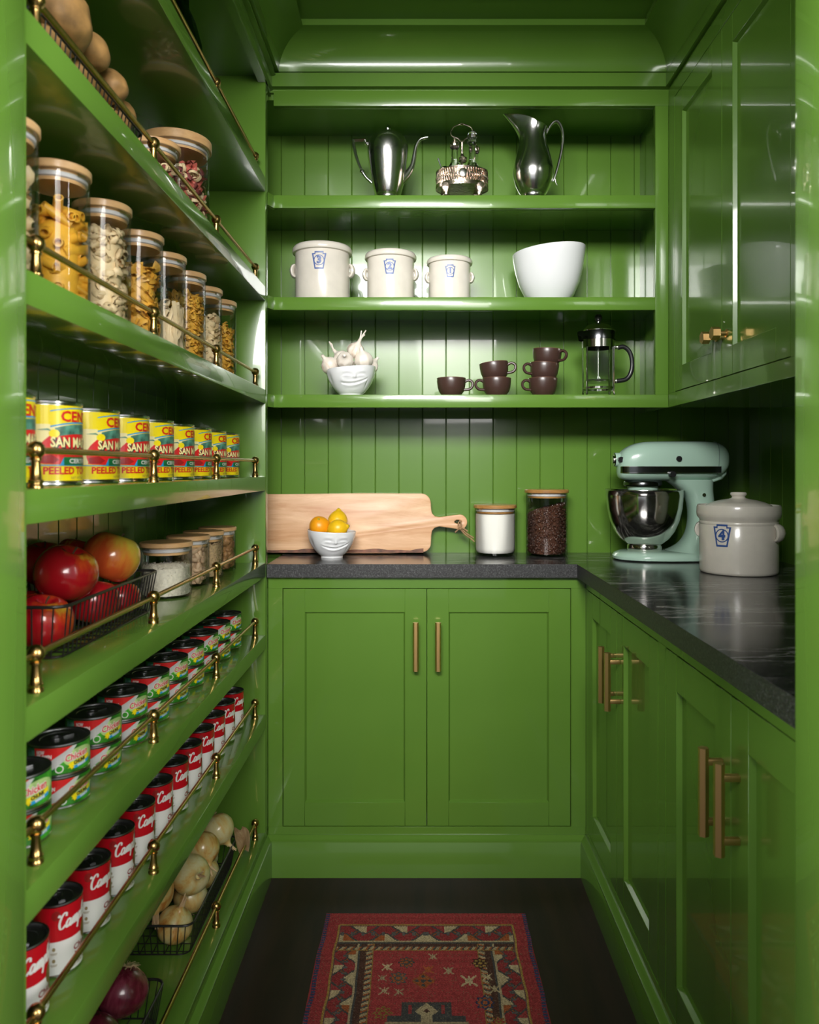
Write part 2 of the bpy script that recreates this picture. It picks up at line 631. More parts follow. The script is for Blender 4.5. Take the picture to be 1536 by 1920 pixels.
def text_bm(s, size, width=None, shear=0.0, offset=0.0):
    cu = bpy.data.curves.new('txt', 'FONT')
    cu.body = s
    cu.size = size
    cu.align_x = 'CENTER'
    cu.align_y = 'CENTER'
    cu.shear = shear
    cu.offset = offset
    cu.resolution_u = 2
    bm = curve_bm(cu)
    if width and bm.verts:
        xs = [v_.co.x for v_ in bm.verts]
        k = width / (max(xs) - min(xs))
        cx = (max(xs) + min(xs)) / 2
        for v_ in bm.verts:
            v_.co.x = (v_.co.x - cx) * k
    return bm


def poly_bm(pts):
    bm = B()
    bm.faces.new([bm.verts.new((p[0], p[1], 0)) for p in pts])
    bmesh.ops.triangulate(bm, faces=bm.faces)
    return bm


def rect_bm(u0, u1, v0, v1):
    return poly_bm([(u0, v0), (u1, v0), (u1, v1), (u0, v1)])


def ell_bm(cu_, cv, ru, rv, n=24):
    return poly_bm([(cu_ + ru * math.cos(2 * PI * k / n), cv + rv * math.sin(2 * PI * k / n)) for k in range(n)])


def stroke_bm(strokes, w, unit, shear=0.25, xk=1.0):
    bm = B()
    for st in strokes:
        P = catmull([(p[0], p[1], 0) for p in st], 5)
        P = [Vector(((p.x + shear * p.y) * unit * xk, p.y * unit, 0)) for p in P]
        last = None
        for i, p in enumerate(P):
            t = (P[min(i + 1, len(P) - 1)] - P[max(i - 1, 0)])
            if t.length < 1e-9:
                continue
            t.normalize()
            n_ = Vector((-t.y, t.x, 0))
            ww = w * unit * (0.62 + 0.55 * abs(t.y))
            a, b_ = bm.verts.new(p + n_ * ww / 2), bm.verts.new(p - n_ * ww / 2)
            if last:
                bm.faces.new((last[0], last[1], b_, a))
            last = (a, b_)
    return bm


def wrap(bm, src, r_, d, mi, du=0.0, dv=0.0, step=0.004, rot=0.0):
    """lay a flat bmesh (x = arc length, y = height) on a cylinder of radius r_ facing -y"""
    if rot:
        bmesh.ops.rotate(src, verts=src.verts, cent=(0, 0, 0), matrix=Matrix.Rotation(rot, 3, 'Z'))
    for v_ in src.verts:
        v_.co.x += du
        v_.co.y += dv
    xs = [v_.co.x for v_ in src.verts]
    if not xs:
        src.free()
        return
    k = math.ceil(min(xs) / step)
    while k * step < max(xs):
        g = list(src.verts) + list(src.edges) + list(src.faces)
        bmesh.ops.bisect_plane(src, geom=g, dist=1e-7, plane_co=(k * step, 0, 0), plane_no=(1, 0, 0))
        k += 1
    mp = {}
    for v_ in src.verts:
        a = v_.co.x / r_
        mp[v_] = bm.verts.new(((r_ + d) * math.sin(a), -(r_ + d) * math.cos(a), v_.co.y))
    for f in src.faces:
        try:
            q = bm.faces.new([mp[v_] for v_ in f.verts])
            q.material_index = mi
            q.normal_update()
            c_ = q.calc_center_median()
            if q.normal.x * c_.x + q.normal.y * c_.y < 0:
                q.normal_flip()
        except ValueError:
            pass
    src.free()


ORD = ['nearest', 'second', 'third', 'fourth', 'fifth', 'sixth', 'seventh', 'eighth', 'ninth', 'tenth', 'eleventh', 'twelfth']

# ================================================================== THE ROOM
XL, XR, YW = -0.69, 1.083, 2.57          # left wall, right wall, back wall (board faces)
XF, YE = -0.449, 2.235                   # front of the left shelves, their far end panel
YN, CEIL = 0.86, 2.478                   # near wall (inside face), ceiling
YS = 2.30                                # front of the open shelves on the back wall
XU = 0.7376                              # front of the wall cupboard on the right
XB = 0.4845                              # front of the right base cabinets
YB = 2.275                               # front of the back base cabinet
PITCH = 0.0783

bm = B()
box(bm, -2.2, 2.4, -2.6, YW + 0.1, -0.05, 0.0)
struct('floor', bm, 'floor', smooth=False)
bm = B()
box(bm, XL - 0.1, XR + 0.1, YN - 0.16, YW + 0.1, CEIL, CEIL + 0.05)
struct('ceiling', bm, 'green', smooth=False)

bm = B()
box(bm, XL - 0.1, XR + 0.1, YW + 0.012, YW + 0.1, 0, CEIL)
wall_back = struct('wall_back', bm, 'green', smooth=False)
bm = B()
box(bm, XL - 0.1, XL - 0.012, YN, YW + 0.012, 0, CEIL)
wall_left = struct('wall_left', bm, 'green', smooth=False)
bm = B()
box(bm, XR + 0.012, XR + 0.1, YN, YW + 0.012, 0, CEIL)
wall_right = struct('wall_right', bm, 'green', smooth=False)


def board_mesh(h):
    w = PITCH / 2 - 0.0004
    c = 0.0022
    bm_ = B()
    prism(bm_, [(-w, 0.012), (-w, c), (-w + c, 0), (w - c, 0), (w, c), (w, 0.012)], 'z', 0, h)
    return finish(bm_, 'board', False)


bmesh_back = board_mesh(CEIL - 0.9 - 0.15)
bmesh_side = board_mesh(CEIL - 0.05 - 0.15)
bmesh_right = board_mesh(0.5)
k = 0
x = -0.464 - 3 * PITCH + PITCH / 2
while x < XR - 0.02:
    if x > XL + 0.03:
        obj('board', bmesh_back, 'green', wall_back, (x, YW, 0.9))
    x += PITCH
y = 1.395 - 6 * PITCH + PITCH / 2
while y < YE:
    obj('board', bmesh_side, 'green', wall_left, (XL, y, 0.05), (0, 0, R(90)))
    y += PITCH
y = YW - 0.02 - PITCH / 2
while y > YN + 0.05:
    obj('board', bmesh_right, 'green', wall_right, (XR, y, 0.9), (0, 0, R(-90)))
    y -= PITCH

# near wall with the cased opening that the photograph is taken through
bm = B()
box(bm, -0.44, -0.44 + 0.001, 0.70, YN, 0, 2.2)
bm.free()
bm = B()
box(bm, -2.2, -0.455, 0.71, 0.85, 0, 2.75)
box(bm, 0.431, 2.4, 0.71, 0.85, 0, 2.75)
box(bm, -0.455, 0.431, 0.71, 0.85, 2.475, 2.75)
struct('wall_front', bm, 'wall_paint', smooth=False)
bm = B()
box(bm, -0.70, -0.44, 0.695, YN, 0, 2.475, 0.002)
struct('trim_1', bm, 'green')
bm = B()
box(bm, 0.416, 0.70, 0.695, YN, 0, 2.475, 0.002)
struct('trim_2', bm, 'green')
bm = B()
box(bm, -0.44, 0.416, 0.695, YN, 2.466, 2.475, 0.002)
struct('trim_3', bm, 'green')


# crown: cove moulding over fascia boards
def cove(cx, cz, r_, sgn, n_=12):
    """concave quarter: from (cx - sgn*r, cz) up to (cx, cz + r)"""
    return [(cx - sgn * r_ * math.cos(t), cz + r_ * math.sin(t)) for t in [R(90) * i / n_ for i in range(n_ + 1)]]


bm = B()
pts = [(XL, 2.33), (-0.47, 2.33), (-0.47, 2.311), (-0.449, 2.311), (-0.449, 2.322), (-0.441, 2.326), (-0.441, 2.352), (-0.447, 2.354), (-0.447, 2.358),
       (-0.431, 2.362), (-0.431, 2.371), (-0.437, 2.372), (-0.437, 2.375)] + cove(-0.337, 2.375, 0.085, 1) + [(-0.342, 2.463), (-0.342, 2.478), (XL, 2.478)]
prism(bm, pts, 'y', YN, YS + 0.02)
struct('trim_4', bm, 'green')
bm = B()
pts = [(YW, 2.318), (2.312, 2.318), (2.312, 2.327), (2.296, 2.329), (2.296, 2.369), (2.309, 2.371), (2.309, 2.375)] + cove(2.215, 2.375, 0.085, -1) + [(2.208, 2.461), (2.208, 2.478), (YW, 2.478)]
prism(bm, pts, 'x', XL, XR)
struct('trim_5', bm, 'green')
bm = B()
pts = [(XR, 2.321), (0.752, 2.321), (0.752, 2.327), (0.728, 2.329), (0.728, 2.369), (0.740, 2.371), (0.740, 2.375)] + cove(0.646, 2.375, 0.085, -1) + [(0.640, 2.461), (0.640, 2.478), (XR, 2.478)]
prism(bm, pts, 'y', YN, YS + 0.02)
struct('trim_6', bm, 'green')


# baseboards with a moulded cap
def base_prof(f, s, back):
    return [(back, 0), (f, 0), (f, 0.098), (f + s * 0.002, 0.101), (f + s * 0.002, 0.106), (f + s * 0.006, 0.108), (f + s * 0.010, 0.113), (f + s * 0.016, 0.118), (back, 0.118)]


bm = B()
prism(bm, base_prof(-0.434, -1, -0.53), 'y', YN, 2.30)
struct('baseboard_left', bm, 'green')
bm = B()
prism(bm, base_prof(2.255, 1, 2.30), 'x', -0.449, 0.49)
struct('baseboard_back', bm, 'green')
bm = B()
prism(bm, base_prof(0.466, 1, 0.53), 'y', YN, 2.30)
struct('baseboard_right', bm, 'green')

# ================================================================== CABINETS
def hex_bar(bm_, p0, p1, r_, mi=0):
    tube(bm_, [p0, p1], r_, 6, mi=mi)


def handle_mesh():
    bm_ = B()
    tube(bm_, [(0, -0.031, -0.0705), (0, -0.031, 0.0705)], 0.0085, 6)
    for z in (-0.048, 0.048):
        box(bm_, -0.005, 0.005, -0.031, 0.0, z - 0.005, z + 0.005, 0.001)
    return finish(bm_, 'handle', True, 25)


HANDLE = handle_mesh()
HANDLE.materials.append(M['brass_bright'])


def knob_mesh():
    bm_ = B()
    tube(bm_, [(0, 0, 0), (0, -0.022, 0)], 0.006, 12)
    tube(bm_, [(0, 0, 0), (0, -0.003, 0)], 0.010, 12)
    tube(bm_, [(0, -0.020, 0), (0, -0.038, 0)], 0.0155, 6)
    return finish(bm_, 'knob', True, 25)


KNOB = knob_mesh()
KNOB.materials.append(M['brass_bright'])


def shaker_door(parent, x0, x1, z0, z1, handle=None, hz=None, kind='handle', stile=0.0635, rail=0.069):
    w, h = x1 - x0, z1 - z0
    bm_ = B()
    t, c = 0.021, 0.0045
    for (a0, a1, b0, b1) in ((0, stile, 0, h), (w - stile, w, 0, h), (stile, w - stile, 0, rail), (stile, w - stile, h - rail, h)):
        box(bm_, a0, a1, 0, t, b0, b1, 0.0008, seg=1)
    # sticking: small bevel round the recess
    i0, i1, j0, j1 = stile, w - stile, rail, h - rail
    outer = [(i0, 0.001, j0), (i1, 0.001, j0), (i1, 0.001, j1), (i0, 0.001, j1)]
    inner = [(i0 + c, 0.010, j0 + c), (i1 - c, 0.010, j0 + c), (i1 - c, 0.010, j1 - c), (i0 + c, 0.010, j1 - c)]
    vo = [bm_.verts.new(p) for p in outer]
    vi = [bm_.verts.new(p) for p in inner]
    for k_ in range(4):
        bm_.faces.new((vo[k_], vo[(k_ + 1) % 4], vi[(k_ + 1) % 4], vi[k_]))
    d = obj('door', bm_, 'green', parent, (x0, 0, z0))
    bm_ = B()
    box(bm_, i0 - 0.004, i1 + 0.004, 0.010, 0.016, j0 - 0.004, j1 + 0.004)
    obj('door_panel', bm_, 'green', d, smooth=False)
    if handle is not None:
        obj(kind, HANDLE if kind == 'handle' else KNOB, 'brass', d, (handle - x0, 0, hz - z0))
    return d


def cabinet(name, label, loc, rz, w, z0, z1, depth, openings, hz, kind='handle', off=0.0325):
    t = thing(name, label, 'cabinet', loc, rz)
    bm_ = B()
    box(bm_, 0, w, 0.045, depth, z0, z1)
    obj('carcass', bm_, 'green', t, smooth=False)
    bm_ = B()
    zb, zt = openings[0][2], openings[0][3]
    box(bm_, 0, w, 0, 0.046, zt, z1, 0.0006, seg=1)
    box(bm_, 0, w, 0, 0.046, z0, zb, 0.0006, seg=1)
    cur = 0
    for (a, b_, _, _) in openings:
        box(bm_, cur, a, 0, 0.046, zb, zt)
        cur = b_
    box(bm_, cur, w, 0, 0.046, zb, zt)
    obj('face_frame', bm_, 'green', t)
    g = 0.0018
    for (a, b_, zb, zt) in openings:
        mid = (a + b_) / 2
        shaker_door(t, a + g, mid - g / 2, zb + g, zt - g, mid - off, hz, kind)
        shaker_door(t, mid + g / 2, b_ - g, zb + g, zt - g, mid + off, hz, kind)
    return t


cabinet('base_cabinet', 'green two-door base cabinet on the back wall below the cutting board', (-0.449, YB, 0), 0, XB + 0.449, 0.0, 0.876, YW - YB,
        [(0.0426, 0.8915, 0.1406, 0.842)], 0.6765)
cabinet('base_cabinet', 'green two-door base cabinet on the right, farther one below the stand mixer', (XB, YB, 0), R(-90), YB - 1.554, 0.0, 0.876, XR - XB,
        [(YB - 2.245, YB - 1.577, 0.1406, 0.842)], 0.6765)
cabinet('base_cabinet', 'green two-door base cabinet on the right, nearer one with the large brass pulls', (XB, 1.554, 0), R(-90), 1.554 - YN, 0.0, 0.876, XR - XB,
        [(1.554 - 1.5306, 1.554 - 0.885, 0.1406, 0.842)], 0.6765)
cabinet('wall_cabinet', 'glossy green wall cupboard with two panelled doors and brass hexagon knobs', (XU, YS, 0), R(-90), YS - YN, 1.376, 2.3215, XR - XU,
        [(YS - 2.247, YS - 1.541, 1.4166, 2.275)], 1.520, 'knob', 0.0325)

# worktop: one L of soapstone
bm = B()
pts = [(-0.449, YW), (-0.449, 2.255), (0.457, 2.255), (0.457, YN), (XR, YN), (XR, YW)]
prism(bm, pts, 'z', 0.876, 0.915)
bmesh.ops.bevel(bm, geom=list(bm.edges), offset=0.0012, segments=1, affect='EDGES')
for f in bm.faces:
    f.normal_update()
    if abs(f.normal.z) < 0.5:
        f.material_index = 1
tag(obj('worktop', bm, ['soapstone', 'stone_edge']), 'black soapstone L-shaped worktop with pale veins and rough edge', 'worktop')

# ================================================================== OPEN SHELVES ON THE BACK WALL
t = thing('open_shelving', 'green open shelving with three shelves over the back counter', 'shelving', (0, YS, 0))
sx0 = -0.4375
bm = B()
box(bm, sx0, XU, 0, 0.022, 2.273, 2.318, 0.0008)
obj('top_rail', bm, 'green', t)
bm = B()
box(bm, 0.6985, XU - 0.0005, 0, 0.022, 1.414, 2.273, 0.0008)
obj('stile', bm, 'green', t)
bm = B()
box(bm, 0.7285, XU - 0.0005, 0.022, YW - YS, 1.376, 2.32)
obj('side_panel', bm, 'green', t, smooth=False)
bm = B()
box(bm, XL + 0.002, 0.7285, 0.022, YW - YS, 2.300, 2.317)
obj('top_panel', bm, 'green', t, smooth=False)
for zt in (2.007, 1.704, 1.414):
    bm = B()
    x1 = 0.6985 if zt > 1.5 else XU - 0.0005
    # nosing, with the short angled return that dies into the left-hand shelves
    box(bm, sx0, x1, 0, 0.022, zt - 0.038, zt, 0.0008)
    prism(bm, [(sx0 + 0.0005, 0.0), (sx0 + 0.0005, 0.022), (-0.4495, 0.0), (-0.4495, -0.028)], 'z', zt - 0.0375, zt - 0.0005)
    box(bm, XL + 0.002, 0.7285, 0.020, YW - YS, zt - 0.022, zt)
    obj('shelf', bm, 'green', t)

# ================================================================== LEFT SHELVING
SH = [2.035, 1.7195, 1.422, 1.1705, 0.922, 0.713, 0.483, 0.141]      # shelf tops, from the top
t = thing('shelving_unit', 'tall green built-in shelves with brass gallery rails along the left wall', 'shelving', (0, 0, 0))
bm = B()
box(bm, XL, XF, YE, YE + 0.033, 0.118, 2.33, 0.0008)
obj('end_panel', bm, 'green', t)
bm = B()
box(bm, XL, XF, YN + 0.001, YN + 0.02, 0.118, 2.33)
obj('end_panel', bm, 'green', t, smooth=False)
# turned post
bm = B()
lathe(bm, [(0, 0), (0.0092, 0), (0.0092, 0.004), (0.0080, 0.005), (0.0080, 0.007), (0.0088, 0.008), (0.0088, 0.010), (0.0074, 0.011), (0.0062, 0.020), (0.0052, 0.031), (0.0056, 0.034),
           (0.0072, 0.0345), (0.0072, 0.0365), (0.0060, 0.0372), (0.0068, 0.0385), (0.0098, 0.0415), (0.0112, 0.0465), (0.0098, 0.0525), (0.0060, 0.0565), (0, 0.058)], 20)
POST = finish(bm, 'rail_post', True, 50)
POST.materials.append(M['brass'])
XP = -0.470
PY = [0.944, 1.361, 1.778, 2.195]
bm = B()
tube(bm, [(0, PY[0] - 0.07, 0), (0, PY[-1], 0)], 0.0042, 12)
ROD = finish(bm, 'rail_rod', True)
ROD.materials.append(M['brass'])
for i, zt in enumerate(SH):
    bm = B()
    box(bm, XL, XF, YN + 0.02, YE, zt - (0.040 if i < 7 else 0.023), zt, 0.0010)
    s = obj('shelf', bm, 'green', t)
    for yy in PY:
        obj('rail_post', POST, 'brass', s, (XP, yy, zt))
    obj('rail_rod', ROD, 'brass', s, (XP, 0, zt + 0.0465))

# ================================================================== RUG
W, L = 0.53, 0.92
nx, ny = 212, 300
U, V = np.meshgrid((np.arange(nx) + 0.5) / nx * W, (np.arange(ny) + 0.5) / ny * L)   # U across, V from the back edge
Uc = np.minimum(U, W - U)
Vc = np.minimum(V, L - V)
RED = np.array((0.270, 0.040, 0.040)); NAVY = np.array((0.062, 0.060, 0.058)); CREAM = np.array((0.44, 0.34, 0.20))
ORNG = np.array((0.30, 0.085, 0.028)); GOLD = np.array((0.30, 0.19, 0.05)); BLUE = np.array((0.030, 0.042, 0.085)); BROWN = np.array((0.075, 0.035, 0.025))
img = np.zeros((ny, nx, 3)) + RED


def put(mask, col):
    img[mask] = col


BX0, BX1, GX1 = 0.040, 0.100, 0.137
BY0, BY1, GY1 = 0.052, 0.127, 0.160
inb = (Uc > BX0) & (Vc > BY0)
put(inb, NAVY * 0.9 + RED * 0.25)
put((np.abs(Uc - BX0) < 0.0035) & (Vc > BY0), GOLD)
put((np.abs(Vc - BY0) < 0.0035) & (Uc > BX0), GOLD)
# triangle border
side = (Uc > BX0 + 0.006) & (Uc < BX1 - 0.005) & (Vc > BY1)
topb = (Vc > BY0 + 0.006) & (Vc < BY1 - 0.006) & (Uc > BX0 + 0.006)
put(side | topb, RED * 0.85)
for (mask, along, across, a0, a1, per) in ((side, V, Uc, BX0 + 0.006, BX1 - 0.005, 0.088), (topb, np.abs(U - W / 2), Vc, BY0 + 0.006, BY1 - 0.006, 0.105)):
    ph = (along / per) % 1.0
    ac = (across - a0) / (a1 - a0)
    zig = np.abs(ph - 0.5) * 2
    put(mask & (np.abs(zig - ac) < 0.16), NAVY)
    put(mask & (np.abs(zig - ac) < 0.05), ORNG * 0.8)
    k1 = (along / per).astype(int) % 3
    tri1 = mask & (ac < 0.44) & (np.abs(ph - 0.5) < 0.30 - 0.55 * ac)
    tri2 = mask & (ac > 0.56) & (np.minimum(ph, 1 - ph) < 0.30 - 0.55 * (1 - ac))
    put(mask & (ac < 0.52) & (np.abs(ph - 0.5) < 0.38 - 0.6 * ac), NAVY)
    put(mask & (ac > 0.48) & (np.minimum(ph, 1 - ph) < 0.38 - 0.6 * (1 - ac)), NAVY)
    put(tri1 & (ph > 0.45), CREAM)
    put(tri1 & (ph <= 0.45), RED)
    put(tri2 & (k1 != 1), CREAM * 0.95)
    put(tri2 & (k1 == 1), ORNG)
    hook = mask & (((along / per * 4) % 1.0) < 0.3) & (np.abs(ac - 0.5) < 0.12)
    put(hook, NAVY * 1.5)
# guard stripes
g1 = (Uc >= BX1 - 0.005) & (Uc < GX1) & (Vc > BY1)
g2 = (Vc >= BY1 - 0.006) & (Vc < GY1) & (Uc > BX0 + 0.006)
put(g1 | g2, BROWN)
for (mask, along, across, lo, hi) in ((g1, V, Uc, BX1 - 0.005, GX1), (g2, U, Vc, BY1 - 0.006, GY1)):
    ac = (across - lo) / (hi - lo)
    put(mask & (ac < 0.09), CREAM * 0.8)
    put(mask & (ac > 0.09) & (ac < 0.25), NAVY)
    st = ((along / 0.018 + ac * 1.2) % 1.0)
    put(mask & (ac > 0.58) & (st < 0.45), CREAM * 0.8)
    put(mask & (ac > 0.58) & (st >= 0.45) & (st < 0.7), ORNG)
    put(mask & (ac > 0.58) & (st >= 0.7), NAVY)
    put(mask & (ac > 0.93), GOLD * 0.8)
fld = (Uc >= GX1) & (Vc >= GY1)
put(fld, RED * 1.08)


def rosette(cu_, cv, r_, c1, c2, petals=8):
    du, dv = U - cu_, V - cv
    rr = np.hypot(du, dv)
    a = np.arctan2(dv, du)
    put(rr < r_ * (0.86 + 0.14 * np.cos(petals * a)), c1)
    for k_ in range(petals):
        aa = 2 * PI * k_ / petals
        put(np.hypot(du - 0.58 * r_ * math.cos(aa), dv - 0.58 * r_ * math.sin(aa)) < r_ * 0.17, c2)
    put(rr < r_ * 0.24, c2)


def cross_m(cu_, cv, r_, c1):
    du, dv = np.abs(U - cu_), np.abs(V - cv)
    put((np.abs(du - dv) < r_ * 0.22) & (du < r_) & (dv < r_), c1)
    put((du < r_ * 0.14) & (dv < r_ * 0.9), c1)
    put((dv < r_ * 0.14) & (du < r_ * 0.5), c1)


for (a, b_, c_, d_, e_) in ((0.218, 0.205, 0.021, NAVY, ORNG), (0.395, 0.208, 0.022, BROWN * 0.7, GOLD), (0.200, 0.262, 0.023, NAVY * 1.3, ORNG), (0.395, 0.345, 0.023, BLUE, ORNG),
                            (0.170, 0.378, 0.022, GOLD * 0.7, RED), (0.420, 0.405, 0.016, GOLD * 0.8, RED)):
    rosette(a, b_, c_, d_, e_)
rosette(0.258, 0.272, 0.026, ORNG * 0.9, NAVY, 4)
for (a, b_, c_, d_) in ((0.172, 0.222, 0.013, CREAM), (0.282, 0.183, 0.011, CREAM * 0.8), (0.270, 0.232, 0.013, ORNG * 1.2), (0.318, 0.236, 0.013, CREAM * 0.8), (0.364, 0.272, 0.019, CREAM),
                        (0.408, 0.258, 0.012, CREAM), (0.420, 0.300, 0.012, CREAM * 0.8), (0.162, 0.262, 0.010, CREAM * 0.7), (0.168, 0.306, 0.012, CREAM * 0.8), (0.202, 0.310, 0.011, CREAM * 0.7)):
    cross_m(a, b_, c_, d_)
# medallion
mu, mv = np.abs(U - W / 2), V
st = np.where(V < 0.385, 0.055, np.where(V < 0.43, 0.085, 0.11))
put(fld & (V > 0.345) & (V < 0.62) & (mu < st), NAVY)
put(fld & (V > 0.352) & (V < 0.38) & (mu > 0.032) & (mu < 0.040), RED)
put((mu < 0.012) & (V > 0.355) & (V < 0.60), CREAM * 0.8)
put((mu + np.abs(V - 0.372) < 0.026), CREAM * 0.85)
put((mu + np.abs(V - 0.372) < 0.007), BROWN)
put(fld & (mu < 0.09) & (np.abs(V - 0.415) < 0.010), CREAM * 0.7)
# stitched edge
edge = Uc < 0.011
rowi = np.arange(ny)[:, None] + np.zeros((1, nx))
put(edge & (rowi % 3 != 0), BLUE * 1.2)
put(edge & (rowi % 3 == 0), np.array((0.20, 0.03, 0.05)))
rs = np.random.RandomState(4)
img *= (0.72 + 0.56 * rs.rand(ny, nx, 1))
img *= (0.93 + 0.14 * rs.rand(ny, 1, 1))
worn = rs.rand(ny, nx, 1) < 0.05
img = np.where(worn, img * 0.5 + CREAM * 0.22, img)
me = bpy.data.meshes.new('rug')
gx = np.linspace(0, W, nx + 1)
gy = np.linspace(0, L, ny + 1)
GXm, GYm = np.meshgrid(gx, gy)
wob = 0.0016 * np.sin(GYm * 26) + 0.001 * np.sin(GYm * 61 + 1)
GZ = 0.006 + 0.0007 * np.sin(GXm * 900) * np.sin(GYm * 900)
top = np.stack([GXm + wob * np.abs(GXm / W - 0.5) * 2, -GYm, GZ], -1).reshape(-1, 3)
bot = np.array([(0, 0, 0), (W, 0, 0), (W, -L, 0), (0, -L, 0)])
verts = np.concatenate([top, bot])
idx = np.arange((nx + 1) * (ny + 1)).reshape(ny + 1, nx + 1)
q = np.stack([idx[:-1, :-1], idx[1:, :-1], idx[1:, 1:], idx[:-1, 1:]], -1).reshape(-1, 4).tolist()
b0 = len(top)
q += [[b0, b0 + 1, b0 + 2, b0 + 3]]
q += [[b0 + 1, b0] + idx[0, :].tolist(), [b0 + 3, b0 + 2] + idx[-1, ::-1].tolist(), [b0, b0 + 3] + idx[::-1, 0].tolist(), [b0 + 2, b0 + 1] + idx[:, -1].tolist()]
me.from_pydata(verts.tolist(), [], q)
ca = me.color_attributes.new('dye', 'FLOAT_COLOR', 'CORNER')
cols = np.zeros((len(me.loops), 4), dtype=np.float32)
cols[:] = (*RED, 1)
flat = img.reshape(-1, 3)
cols[:nx * ny * 4, :3] = np.repeat(flat, 4, axis=0)
cols[:, 3] = 1
ca.data.foreach_set('color', cols.ravel())
me.update()
rug = obj('rug', me, 'wool', None, (-0.252, 2.065, 0.0005))
tag(rug, 'red patterned wool rug with blue stitched sides on the dark floor', 'rug')

# ================================================================== TINS ON THE LEFT SHELVES
def can_end(bm_, r_, z, dep, mi):
    """stepped can end seen from above: rolled rim, countersink, beads"""
    lathe(bm_, [(r_ - 0.0010, z - 0.004), (r_ + 0.0006, z - 0.0022), (r_ + 0.0004, z - 0.0003), (r_ - 0.0010, z), (r_ - 0.0022, z - 0.0006), (r_ - 0.0030, z - dep), (r_ - 0.0050, z - dep),
                (r_ - 0.0062, z - dep + 0.0009), (r_ * 0.62, z - dep + 0.0007), (r_ * 0.60, z - dep - 0.0004), (r_ * 0.32, z - dep - 0.0002), (0, z - dep)], 48, mi=mi)


def ring_tab(bm_, r_, z, mi, ang):
    Q = Matrix.Rotation(ang, 3, 'Z')
    loop = [Q @ Vector((r_ * 0.10 + r_ * 0.26 * math.cos(a), r_ * 0.20 * math.sin(a), z)) for a in [2 * PI * k / 18 for k in range(18)]]
    tube(bm_, loop, 0.0011, 6, True, mi)
    nose = [Q @ Vector((x_, 0, z)) for x_ in (-r_ * 0.16, -r_ * 0.38, -r_ * 0.60)]
    tube(bm_, nose, 0.0022, 6, mi=mi, flat=2.2)


# --- whole peeled tomatoes
TR, TH = 0.0505, 0.119
bm = B()
lathe(bm, [(0, 0.001), (TR - 0.003, 0.001), (TR - 0.002, 0), (TR + 0.0008, 0.0012), (TR + 0.0006, 0.004), (TR - 0.0006, 0.0056), (TR - 0.0006, TH - 0.0056), (TR + 0.0006, TH - 0.004), (TR + 0.0008, TH - 0.0012),
           (TR - 0.0012, TH), (TR - 0.0022, TH - 0.001), (TR - 0.003, TH - 0.004), (TR * 0.7, TH - 0.0045), (0, TH - 0.0045)], 48)
can_body = finish(bm, 'tin', True, 30)
lab = B()
LM = ['lab_yellow', 'lab_cream', 'lab_red', 'lab_blue', 'lab_green', 'lab_teal', 'lab_white', 'lab_dark', 'lab_brown', 'lab_dkred']
lathe(lab, [(TR, 0.0065), (TR, 0.0300)], 64, mi=0)
lathe(lab, [(TR, 0.0300), (TR, 0.0855)], 64, mi=1)
lathe(lab, [(TR, 0.0855), (TR, 0.1125)], 64, mi=0)


def tri_wave(u0, u1, f0, f1, n_=14):
    top_ = [(u0 + (u1 - u0) * i / n_, f1(i / n_)) for i in range(n_ + 1)]
    bot_ = [(u0 + (u1 - u0) * i / n_, f0(i / n_)) for i in range(n_ + 1)]
    return poly_bm(bot_ + top_[::-1])


def arch(t_, base, h):
    return base + h * (1 - (2 * t_ - 1) ** 2)


